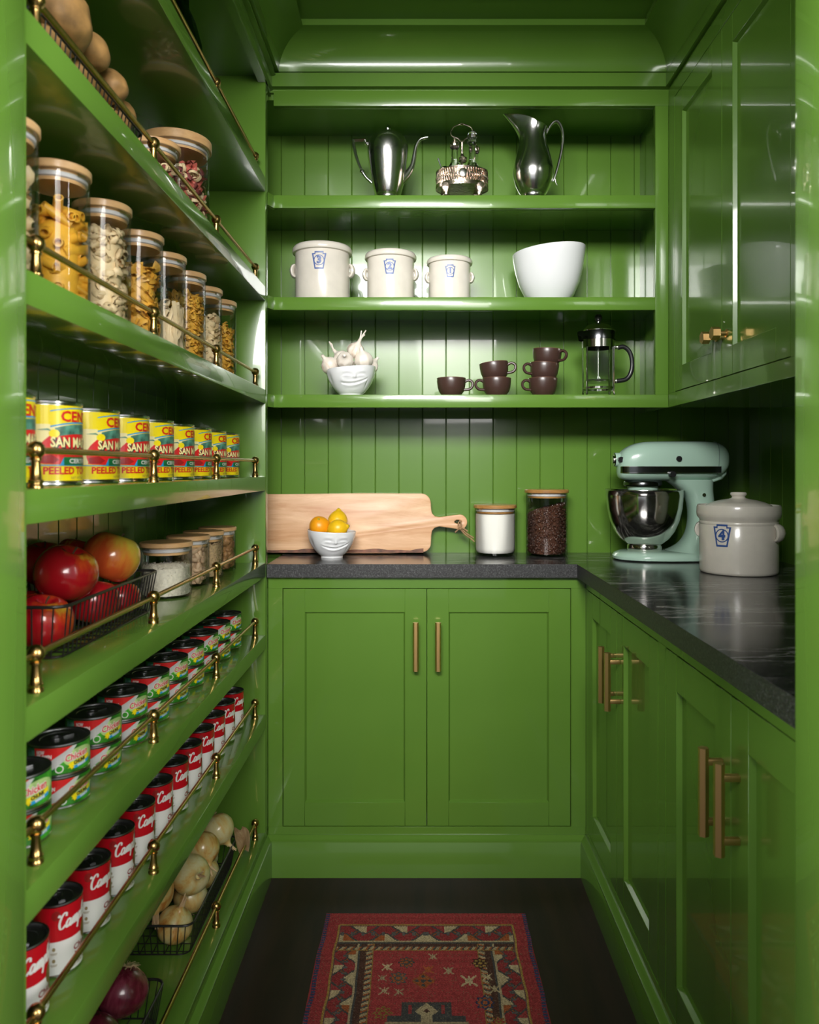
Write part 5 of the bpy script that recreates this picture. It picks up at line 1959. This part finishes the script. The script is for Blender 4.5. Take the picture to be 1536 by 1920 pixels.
lathe(bm, [(0.004, 0.230), (0.008, 0.233), (0.0115, 0.240), (0.0115, 0.245), (0.008, 0.251), (0, 0.253)], 24)
obj('knob', bm, 'black', t)
bm = B()
tube(bm, [(0, 0, 0.05), (0, 0, 0.205)], 0.0022, 8)
lathe(bm, [(0, 0.052), (pr_ - 0.003, 0.050), (pr_ - 0.0015, 0.047), (pr_ - 0.003, 0.044), (0, 0.044)], 40)
obj('plunger', bm, 'tin', t)
bm = B()
tube(bm, catmull([(pr_ + 0.012, 0, 0.150), (pr_ + 0.030, 0, 0.153), (pr_ + 0.048, 0, 0.138), (pr_ + 0.056, 0, 0.108), (pr_ + 0.053, 0, 0.076), (pr_ + 0.038, 0, 0.054), (pr_ + 0.008, 0, 0.048)], 6), 0.0068, 10, flat=0.8)
obj('handle', bm, 'black', t)
bm = B()
box(bm, pr_, pr_ + 0.014, -0.005, 0.005, 0.146, 0.156, 0.001)
box(bm, pr_, pr_ + 0.009, -0.005, 0.005, 0.041, 0.053, 0.001)
obj('bracket', bm, 'steel', t)

# ================================================================== SILVER ON THE TOP SHELF
sS = 2.37 / FPX


def topz(py):
    return EYE + (878 - py) * sS - ZA_


# pitcher
t = thing('silver_pitcher', 'tall polished silver water pitcher with wide spout on the top shelf', 'pitcher', ((1000 - 789) * sS, 2.37, ZA_))
prof = [(0, 0.004), (0.034, 0.004), (0.040, 0.0), (0.042, 0.004), (0.037, 0.010), (0.036, 0.022), (0.046, 0.038), (0.056, 0.060), (0.0618, 0.085), (0.0612, 0.105), (0.056, 0.132), (0.048, 0.160), (0.0415, 0.186), (0.039, 0.208), (0.0395, 0.226), (0.0425, 0.243), (0.0435, 0.246)]
P_ = [(p.x, p.y) for p in catmull([(a, b_, 0) for a, b_ in prof[5:]], 4)]
prof = prof[:5] + P_
prof = prof + [(a - 0.0022, b_) for a, b_ in P_[::-1][1:14]]


def spout(p, a, rr, z):
    t2 = max(0.0, (z - 0.185) / 0.061)
    if t2 <= 0:
        return p
    w_ = max(0.0, -math.cos(a))
    w3 = w_ ** 4
    return Vector((p.x - 0.050 * w3 * t2 ** 1.6, p.y * (1 - 0.25 * w3 * t2), z + (0.022 * w_ ** 1.5 - 0.006 - 0.010 * math.cos(a)) * t2 ** 1.5 - (0.004 * t2 if math.cos(a) > 0 else 0)))


bm = B()
lathe(bm, prof, 72, fn=spout)
obj('body', bm, 'silver', t, angle=60)
bm = B()
hp = [(0.040, 0.213), (0.052, 0.236), (0.066, 0.249), (0.078, 0.246), (0.088, 0.226), (0.091, 0.196), (0.085, 0.150), (0.074, 0.105), (0.066, 0.078), (0.060, 0.066)]
tube(bm, catmull([(a, 0, b_) for a, b_ in hp], 4), [0.0035, 0.005, 0.0055, 0.005, 0.0045, 0.003], 10, flat=1.3)
tube(bm, catmull([(0.067, 0, 0.080), (0.069, 0, 0.065), (0.074, 0, 0.055)], 3), [0.003, 0.0016], 8)
obj('handle', bm, 'silver', t)

# coffee pot
t = thing('silver_coffee_pot', 'polished silver coffee pot with angular handle and slim curved spout', 'coffee pot', ((727.5 - 789) * sS, 2.37, ZA_))
prof = [(0, 0.003), (0.030, 0.003), (0.036, 0.0), (0.038, 0.004), (0.033, 0.009), (0.031, 0.018), (0.0365, 0.030), (0.044, 0.060), (0.0510, 0.100), (0.0560, 0.135), (0.0572, 0.160), (0.0545, 0.182), (0.0465, 0.199), (0.0360, 0.207)]
P_ = [(p.x, p.y) for p in catmull([(a, b_, 0) for a, b_ in prof[5:]], 4)]
bm = B()
lathe(bm, prof[:5] + [(a * 1.10, b_) for a, b_ in P_], 64)
obj('body', bm, 'silver', t, angle=60)
bm = B()
lathe(bm, [(0.0365, 0.2065), (0.036, 0.209), (0.028, 0.2135), (0.012, 0.217), (0.006, 0.218), (0.005, 0.2205), (0.0085, 0.224), (0.0095, 0.228), (0.007, 0.233), (0.003, 0.2365), (0.0012, 0.241), (0, 0.2415)], 40)
obj('lid', bm, 'silver', t, angle=50)


def tp(xz, yz):
    return ((xz / 8.533 + 640 - 727.5) * sS, 0.0, topz(yz / 8.533 + 230))


bm = B()
tube(bm, [tp(*q_) for q_ in ((465, 395), (415, 345), (375, 275))], 0.0052, 10)
tube(bm, [tp(*q_) for q_ in ((395, 272), (285, 276), (188, 280))], 0.0062, 4)
tube(bm, catmull([tp(*q_) for q_ in ((195, 272), (200, 370), (232, 520), (275, 650), (335, 785))], 3), [0.0058, 0.0056, 0.0045, 0.0040], 8)
tube(bm, catmull([tp(*q_) for q_ in ((335, 785), (400, 880), (490, 965))], 3), [0.0052, 0.0048], 10)
for q_ in ((408, 335), (335, 785)):
    c_ = tp(*q_)
    lathe(bm, [(0, -0.005), (0.0072, -0.0035), (0.0085, 0), (0.0072, 0.0035), (0, 0.005)], 12, c_)
obj('handle', bm, 'silver', t)
bm = B()
tube(bm, catmull([tp(*q_) for q_ in ((950, 930), (1010, 880), (1080, 800), (1135, 700), (1160, 600), (1180, 470), (1210, 350), (1270, 265), (1385, 235))], 4), [0.016, 0.0135, 0.0105, 0.0082, 0.0070, 0.0062, 0.0058, 0.0052, 0.0048], 12)
obj('spout', bm, 'silver', t)

# cruet set
t = thing('cruet_stand', 'old pierced silver cruet stand with looped carrying handle', 'cruet stand', ((867 - 789) * sS, 2.385, ZA_))
rx, ry = 0.0790, 0.058


def oval(bm_, r0, r1, z0, z1, kx=1.0, mi=0):
    n2 = 72
    rings = []
    for (rr, z) in ((r0, z0), (r1, z0), (r1, z1), (r0, z1), (r0, z0)):
        rings.append([(rx * rr * math.cos(2 * PI * i / n2), ry * rr * math.sin(2 * PI * i / n2), z) for i in range(n2)])
    loft(bm_, rings, False, mi)


bm = B()
oval(bm, 0.975, 1.02, 0.0960, 0.1000)
oval(bm, 0.985, 1.03, 0.0450, 0.0580)
oval(bm, 0.975, 1.00, 0.0880, 0.0900)
oval(bm, 0.965, 0.980, 0.0500, 0.0980)
# lattice of scrolls between the two rings
n2 = 60
for i in range(n2):
    a = 2 * PI * i / n2
    a2 = 2 * PI * (i + 1) / n2
    for (u, w_) in ((a, a2), (a2, a)):
        tube(bm, [(rx * math.cos(u), ry * math.sin(u), 0.057), (rx * math.cos(w_), ry * math.sin(w_), 0.0975)], 0.0010, 4)
    lathe(bm, [(0, -0.0034), (0.0026, -0.0018), (0.0032, 0), (0.0026, 0.0018), (0, 0.0034)], 6, (rx * 1.005 * math.cos(a + PI / n2), ry * 1.005 * math.sin(a + PI / n2), 0.0775))
    lathe(bm, [(0, -0.0020), (0.0020, 0), (0, 0.0020)], 5, (rx * 1.005 * math.cos(a), ry * 1.005 * math.sin(a), 0.068))
obj('gallery', bm, 'silver_old', t, angle=30)
bm = B()
n2 = 40
loft(bm, [[(rx * k_ * math.cos(2 * PI * i / n2), ry * k_ * math.sin(2 * PI * i / n2), z) for i in range(n2)] for (k_, z) in ((0.98, 0.046), (0.98, 0.050))])
obj('tray', bm, 'silver_old', t)
for a in (50, 130, 230, 310):
    bm = B()
    ca, sa = rx * math.cos(R(a)), ry * math.sin(R(a))
    tube(bm, catmull([(ca * 0.98, sa * 0.98, 0.050), (ca * 1.03, sa * 1.03, 0.036), (ca * 1.01, sa * 1.01, 0.018), (ca * 1.06, sa * 1.06, 0.004)], 4), [0.015, 0.012, 0.006, 0.008], 8, flat=0.5)
    obj('foot', bm, 'silver_old', t)
bm = B()
lathe(bm, [(0.0042, 0.050), (0.0042, 0.110), (0.0062, 0.114), (0.0040, 0.118), (0.0036, 0.150), (0.0062, 0.1525), (0.0036, 0.155), (0.0040, 0.184), (0.0060, 0.190), (0.0052, 0.196), (0, 0.197)], 14)
tube(bm, catmull([(0, 0, 0.190), (0.012, 0, 0.204), (0.029, 0, 0.211), (0.0345, 0, 0.222), (0.028, 0, 0.238), (0.012, 0, 0.246), (0, 0, 0.248), (-0.012, 0, 0.246), (-0.028, 0, 0.238), (-0.0345, 0, 0.222), (-0.029, 0, 0.211), (-0.012, 0, 0.204), (0, 0, 0.190)], 4), 0.0026, 8)
lathe(bm, [(0, 0.2425), (0.0055, 0.2465), (0.0065, 0.2490), (0, 0.2535)], 10)
obj('carrying_handle', bm, 'silver_old', t)
bm = B()
loft(bm, [[(0.011 * math.cos(2 * PI * i / 20) * k_, y_, 0.0775 + 0.013 * math.sin(2 * PI * i / 20) * k_) for i in range(20)] for (k_, y_) in ((1.0, -ry * 1.0), (1.0, -ry * 1.06), (0.8, -ry * 1.075))])
obj('cartouche', bm, 'silver', t)
cx0, cy0, cz0 = (867 - 789) * sS, 2.385, ZA_ + 0.0505


def bottle(label, dx, dy, hb, cap, r_=0.0245):
    t_ = thing('cruet_bottle', label, 'bottle', (cx0 + dx, cy0 + dy, cz0), 0, 'cut glass bottles in the cruet stand')
    b_ = B()
    prof_ = [(0, 0.0), (r_ * 0.9, 0), (r_, 0.004), (r_, 0.013), (r_, 0.022), (r_, 0.031), (r_ * 0.97, 0.040), (r_ * 0.88, 0.049), (r_ * 0.74, 0.058), (r_ * 0.58, 0.067), (r_ * 0.42, 0.078), (r_ * 0.40, hb * 0.86), (r_ * 0.62, hb * 0.90), (r_ * 0.62, hb * 0.93), (r_ * 0.36, hb * 0.94)]
    lathe(b_, prof_, 12, fn=lambda p_, an, rr, z: Vector((p_.x * (1 + (0.11 * (1 if int(z * 230 + an * 1.9099) % 2 else -1) if z < 0.062 else 0)), p_.y * (1 + (0.11 * (1 if int(z * 230 + an * 1.9099) % 2 else -1) if z < 0.062 else 0)), z)))
    obj('cut_glass', b_, 'glass_cut', t_, angle=12)
    b_ = B()
    if cap == 'ball':
        lathe(b_, [(r_ * 0.25, hb * 0.92), (r_ * 0.25, hb * 0.965), (r_ * 0.55, hb * 0.99), (r_ * 0.66, hb * 1.06), (r_ * 0.5, hb * 1.12), (0, hb * 1.15)], 10)
        obj('stopper', b_, 'glass_cut', t_, angle=12)
    else:
        lathe(b_, [(r_ * 0.60, hb * 0.90), (r_ * 0.66, hb * 0.92), (r_ * 0.62, hb * 1.0), (r_ * 0.30, hb * 1.04), (r_ * 0.14, hb * 1.07), (r_ * 0.2, hb * 1.10), (0, hb * 1.15)], 16)
        obj('cap', b_, 'silver_old', t_)


bottle('cut glass bottle with brass screw cap, front left in the cruet stand', -0.0235, -0.022, 0.130, 'cap')
bottle('cut glass bottle with round glass stopper, front right in the cruet stand', 0.0300, -0.022, 0.145, 'ball')
bottle('cut glass bottle without a tall stopper, at the right end of the cruet stand', 0.0430, 0.012, 0.130, 'cap', 0.0195)
bottle('small cut glass bottle half hidden behind the central rod', 0.0040, 0.028, 0.105, 'cap', 0.021)
t = thing('mustard_pot', 'low dark glass mustard pot with a spoon sticking out of the cruet stand', 'mustard pot', (cx0 - 0.0520, cy0 - 0.002, cz0))
bm = B()
lathe(bm, [(0, 0), (0.019, 0), (0.021, 0.006), (0.021, 0.040), (0.017, 0.048)], 10)
obj('pot', bm, 'glass_cut', t, angle=12)
bm = B()
lathe(bm, [(0.0180, 0.047), (0.0190, 0.052), (0.0165, 0.060), (0.008, 0.066), (0, 0.067)], 20)
obj('lid', bm, 'chrome_dark', t)
bm = B()
tube(bm, [(-0.010, 0, 0.058), (-0.016, 0, 0.074), (-0.022, 0, 0.092)], [0.0014, 0.0016, 0.0024], 6)
obj('spoon', bm, 'chrome_dark', t)

# ================================================================== BACK COUNTER
# cutting board leaning on the wall
bx0, bx1, bh = -0.56, 0.031, 0.190


def arc_pts(cx, cy, r_, a0, a1, n_=7):
    return [(cx + r_ * math.cos(R(a0 + (a1 - a0) * i / n_)), cy + r_ * math.sin(R(a0 + (a1 - a0) * i / n_))) for i in range(n_ + 1)]


hy = 0.098
outl = [(bx0, 0.010), (bx0 + 0.1, 0.006), (bx0 + 0.25, 0.0), (-0.10, 0.0), (-0.02, 0.003)] + arc_pts(bx1 - 0.026, 0.030, 0.026, -80, -5) + [(bx1 + 0.001, 0.055)] + \
    [(bx1 + 0.004, 0.072), (bx1 + 0.014, 0.083), (bx1 + 0.030, 0.087), (bx1 + 0.060, 0.083), (bx1 + 0.085, 0.079)] + arc_pts(0.127, 0.099, 0.0225, -70, 105, 10) + \
    [(bx1 + 0.060, 0.117), (bx1 + 0.030, 0.113), (bx1 + 0.014, 0.116), (bx1 + 0.004, 0.126), (bx1 + 0.001, 0.14)] + arc_pts(bx1 - 0.030, bh - 0.030, 0.030, 5, 88) + [(-0.2, bh + 0.001), (bx0 + 0.1, bh - 0.002), (bx0, bh - 0.002)]
hole = [(0.122 + 0.0145 * math.cos(2 * PI * i / 20), 0.100 + 0.0085 * math.sin(2 * PI * i / 20)) for i in range(20)]
bm = curve_plate([outl, hole], 0.024, 0.0025)
t = thing('cutting_board', 'long pale wooden cutting board with handle leaning on the back wall', 'cutting board', (0, 2.530, 0.9185))
t.rotation_euler = (R(90 - 6), 0, 0)
t.location = (0, 2.5245, 0.9195)
obj('board', bm, 'maple', t, angle=50)
bm = B()
pts = [(x_, 0.0035 + 0.0035 * math.sin(x_ * 31) + 0.002 * math.sin(x_ * 83 + 1) + (0.004 if x_ > -0.03 else 0) + (0.006 if x_ < -0.5 else 0), 0) for x_ in np.linspace(bx0 + 0.002, bx1 - 0.022, 40)]
rings = []
for p in pts:
    rings.append([(p[0], -0.0005, 0.0127), (p[0], 0.0075 + 0.6 * p[1], 0.0125), (p[0], 0.006 + 0.6 * p[1], -0.0125), (p[0], -0.0005, -0.0127)])
loft(bm, rings)
obj('bark_edge', bm, 'bark', t, angle=60)
t = thing('twine_loop', 'knotted brown leather tie on the cutting board handle', 'twine', (0.127, 2.498, 1.000))
bm = B()
tube(bm, catmull([(-0.004, 0.002, 0.020), (-0.006, -0.006, 0.008), (-0.002, -0.008, -0.002), (0.004, -0.004, 0.008), (0.003, 0.002, 0.020), (0.001, 0.004, 0.024)], 5, True), 0.0022, 6)
tube(bm, catmull([(-0.001, -0.008, 0.002), (0.010, -0.007, -0.006), (0.022, -0.006, -0.016), (0.034, -0.006, -0.024), (0.044, -0.006, -0.030)], 4), [0.0024, 0.0024, 0.0020], 6)
tube(bm, catmull([(0.000, -0.009, 0.001), (0.008, -0.009, -0.010), (0.020, -0.008, -0.022), (0.036, -0.007, -0.033), (0.046, -0.007, -0.042)], 4), [0.0024, 0.0024, 0.0020], 6)
tube(bm, catmull([(0.000, -0.009, 0.002), (-0.008, -0.009, -0.004), (-0.016, -0.008, -0.012)], 4), 0.0024, 6)
tube(bm, catmull([(0.002, -0.010, 0.003), (0.012, -0.010, 0.000), (0.024, -0.009, -0.008)], 4), 0.0024, 6)
lathe(bm, [(0, -0.006), (0.006, -0.003), (0.007, 0.001), (0.004, 0.005), (0, 0.006)], 10, (0, -0.009, 0.000))
obj('tie', bm, 'twine', t)

t = jar('glass_canister', 'glass canister of white flour with wooden lid on the back counter', (0.240, 2.492, 0.915), 0.0655, 0.163, 'acacia', lid_t=0.011, lid_over=0.004)
bm = B()
lathe(bm, [(0, 0.010), (0.056, 0.010), (0.0605, 0.014), (0.0625, 0.024), (0.0625, 0.133), (0.050, 0.1345), (0.02, 0.132), (0, 0.131)], 48)
obj('flour', bm, 'flour', t)
t = jar('glass_canister', 'tall glass canister of coffee beans with wooden lid on the back counter', (0.405, 2.486, 0.915), 0.0665, 0.212, 'acacia', lid_t=0.011, lid_over=0.004)
fill(t, ['coffee'], [g_ell(0.0056, 0.0040, 0.0030, 6, 4, 0.3)], 0.0665, 0.008, 0.150, 1700, 0.0085, 50, shell=0.86, core=False, slope=0.32)
bm = B()
lathe(bm, [(0, 0.008), (0.055, 0.008), (0.057, 0.147), (0, 0.147)], 30, fn=lambda p_, an, rr, z: Vector((p_.x, p_.y, z + (0.30 * p_.x if z > 0.1 else 0))))
obj('bean_bed', bm, 'coffee', t)
rng = random.Random(9)
ge = g_ell(0.0056, 0.0040, 0.0030, 6, 4, 0.3)
bm = B()
for i in range(420):
    rr, a = 0.059 * math.sqrt(rng.random()), rng.uniform(0, 6.3)
    add_geo(bm, ge[0], ge[1], Matrix.Translation((rr * math.cos(a), rr * math.sin(a), 0.149 + 0.31 * rr * math.cos(a) + rng.uniform(-0.002, 0.002))) @ rotm(rng))
o = obj('contents', bm, 'coffee', t)
o['kind'] = 'stuff'

# ================================================================== STAND MIXER
t = thing('stand_mixer', 'mint green stand mixer with polished steel bowl on the right worktop', 'mixer', (0.770, 2.385, 0.915))


def sup(cx, cy, rx_, ry_, z, n_=40, e=2.4):
    out = []
    for i in range(n_):
        a = 2 * PI * i / n_
        c_, s2 = math.cos(a), math.sin(a)
        out.append((cx + rx_ * math.copysign(abs(c_) ** (2 / e), c_), cy + ry_ * math.copysign(abs(s2) ** (2 / e), s2), z))
    return out


# foot with rounded edge, and the column that rises from it
bm = B()
loft(bm, [sup(-0.016, 0, 0.155, 0.092, 0.001), sup(-0.016, 0, 0.160, 0.097, 0.004), sup(-0.016, 0, 0.161, 0.098, 0.012), sup(-0.014, 0, 0.156, 0.094, 0.020), sup(-0.010, 0, 0.146, 0.084, 0.0255), sup(-0.008, 0, 0.11, 0.06, 0.0275)])
obj('base', bm, 'mint', t)
bm = B()
cols_ = [(0.020, 0.060, 0.098, 0.088), (0.032, 0.078, 0.078, 0.078), (0.050, 0.090, 0.060, 0.070), (0.080, 0.097, 0.048, 0.062), (0.120, 0.098, 0.041, 0.055), (0.160, 0.094, 0.039, 0.050), (0.195, 0.086, 0.043, 0.048), (0.220, 0.072, 0.056, 0.049), (0.245, 0.055, 0.075, 0.050)]
P_ = [catmull([(c_[0], c_[1], c_[2]) for c_ in cols_], 3), catmull([(c_[3], 0, 0) for c_ in cols_], 3)]
loft(bm, [sup(p.y, 0, p.z, q_.x, p.x) for p, q_ in zip(*P_)])
obj('column', bm, 'mint', t, angle=60)
HS = [(-0.163, 0.302, 0.262, 0.012), (-0.158, 0.322, 0.250, 0.032), (-0.145, 0.338, 0.244, 0.045), (-0.120, 0.352, 0.241, 0.054), (-0.085, 0.3605, 0.240, 0.059), (-0.030, 0.3625, 0.240, 0.061), (0.040, 0.3625, 0.240, 0.061), (0.100, 0.3625, 0.241, 0.061),
      (0.135, 0.3590, 0.248, 0.058), (0.156, 0.350, 0.262, 0.050), (0.168, 0.335, 0.278, 0.037), (0.173, 0.318, 0.294, 0.018)]
bm = B()
hsm = catmull([(h_[0], h_[1], h_[2]) for h_ in HS], 3)
hwm = catmull([(h_[3], 0, 0) for h_ in HS], 3)
rings = []
for p, q_ in zip(hsm, hwm):
    zc, rz_ = (p.y + p.z) / 2, (p.y - p.z) / 2
    rings.append([(p.x, w_[0], w_[1]) for w_ in [(v_[0], v_[1]) for v_ in sup(0, zc, max(0.004, q_.x), rz_, 0, 36, 2.7)]])
loft(bm, rings)
obj('motor_head', bm, 'mint', t, angle=60)
# chrome band round the head
bm = B()
loop = []
for p, q_ in zip(hsm[2:-9], hwm[2:-9]):
    loop.append((p.x, max(0.004, q_.x) * 0.985 + 0.0014))
ring_xy = [(x_, -w_) for x_, w_ in loop] + [(x_, w_) for x_, w_ in loop[::-1]]
prism(bm, ring_xy, 'z', 0.2655, 0.2845)
obj('trim_band', bm, 'chrome_dark', t, angle=50)
bm = B()
for z in (0.2650, 0.2838):
    prism(bm, [(x_, w_ * 1.012) for x_, w_ in ring_xy], 'z', z, z + 0.0016)
obj('trim_edge', bm, 'steel', t, angle=50)
# rear foot of the head and seam of the end cap
bm = B()
loft(bm, [sup(0.150, 0, 0.020, 0.030, 0.300), sup(0.150, 0, 0.020, 0.030, 0.262), sup(0.132, 0, 0.026, 0.030, 0.246), sup(0.110, 0, 0.028, 0.030, 0.238)])
obj('rear_bracket', bm, 'mint', t)
bm = B()
n_ = 36
tube(bm, [(0.128 + 0.004 * math.sin(2 * PI * i / n_), 0.0600 * math.copysign(abs(math.cos(2 * PI * i / n_)) ** 0.74, math.cos(2 * PI * i / n_)), 0.3035 + 0.0572 * math.copysign(abs(math.sin(2 * PI * i / n_)) ** 0.74, math.sin(2 * PI * i / n_))) for i in range(n_)], 0.0009, 5, True)
obj('end_cap_seam', bm, 'mint_dark', t)
# attachment hub at the nose
bm = B()
tube(bm, [(-0.150, 0, 0.306), (-0.172, 0, 0.306)], 0.0215, 24)
obj('hub_socket', bm, 'mint', t, angle=40)
bm = B()
tube(bm, [(-0.170, 0, 0.306), (-0.175, 0, 0.306)], 0.0205, 24)
tube(bm, [(-0.175, 0, 0.306), (-0.1785, 0, 0.306)], 0.012, 20)
obj('hub_cap', bm, 'steel', t, angle=40)
for (p0, p1, r_, nm) in (((-0.160, -0.018, 0.306), (-0.160, -0.034, 0.306), 0.0085, 'hub_screw'), ((0.006, -0.058, 0.308), (0.006, -0.066, 0.308), 0.0085, 'vent_plug'), ((-0.016, -0.058, 0.262), (-0.016, -0.078, 0.262), 0.0090, 'speed_knob')):
    bm = B()
    tube(bm, [p0, p1], r_, 18)
    obj(nm, bm, 'black', t, angle=40)
bm = B()
tube(bm, [(0.086, -0.046, 0.199), (0.086, -0.0515, 0.199)], 0.0055, 14)
obj('hinge_pin', bm, 'steel', t, angle=40)
bm = B()
lathe(bm, [(0, 0.238), (0.052, 0.242), (0.056, 0.240), (0.058, 0.236), (0.058, 0.228), (0.055, 0.225), (0, 0.225)], 40, (-0.085, 0, 0))
obj('drip_ring', bm, 'chrome_dark', t)
bm = B()
lathe(bm, [(0, 0.226), (0.046, 0.226), (0.046, 0.216), (0.042, 0.206), (0.018, 0.203), (0, 0.203)], 36, (-0.085, 0, 0))
obj('planetary', bm, 'mint', t)
bm = B()
bc = (-0.080, 0, 0)
prof = [(0, 0.030), (0.050, 0.027), (0.052, 0.030), (0.052, 0.042), (0.050, 0.046), (0.056, 0.050), (0.074, 0.064), (0.090, 0.086), (0.104, 0.118), (0.112, 0.155), (0.1155, 0.195), (0.1165, 0.211), (0.1185, 0.213), (0.1180, 0.215), (0.1150, 0.213), (0.1135, 0.195), (0.110, 0.155), (0.102, 0.118), (0.088, 0.087), (0.06, 0.056), (0, 0.050)]
lathe(bm, prof, 72, bc)
obj('mixing_bowl', bm, 'steel', t, angle=50)

# settle the heaped fruit: push touching neighbours apart and keep the low ones inside the wires
def settle(items, cx, cy, wx, ly, zf, h):
    P = [Vector(o.location) for o, r_ in items]
    for it in range(160):
        for i in range(len(P)):
            for j in range(i + 1, len(P)):
                d = P[j] - P[i]
                gap = items[i][1] + items[j][1] + 0.0006 - d.length
                if gap > 0:
                    d.normalize()
                    P[i] -= d * gap * 0.5
                    P[j] += d * gap * 0.5
        for i, (o, r_) in enumerate(items):
            low = P[i].z < zf + h + 0.55 * r_
            m = 0.0035 if low else -0.022
            P[i].x = min(max(P[i].x, cx - wx / 2 + r_ + m), cx + wx / 2 - r_ - m)
            P[i].y = min(max(P[i].y, cy - ly / 2 + r_ + m), cy + ly / 2 - r_ - m)
            P[i].z = max(P[i].z, zf + 0.004 + r_ * 0.86)
    for (o, r_), p in zip(items, P):
        o.location = p


def heap(cat, y0, y1, k_):
    return [(o, k_ * o.scale.x) for o in C.objects if o.parent is None and o.get('category') == cat and y0 < o.location.y < y1]


settle(heap('onion', 1.6, 9, 0.0405), -0.575, 1.865, 0.145, 0.385, SH[7], 0.070)
settle(heap('onion', 0, 1.6, 0.0405), -0.575, 1.290, 0.145, 0.375, SH[7], 0.070)

# everything that stands on a shelf, a counter or in a basket keeps a hair's breadth of air below it
for o in list(C.objects):
    if o.parent is None and o.get('category') and o['category'] not in ('cabinet', 'shelving', 'worktop', 'rug'):
        o.location.z += 0.0004
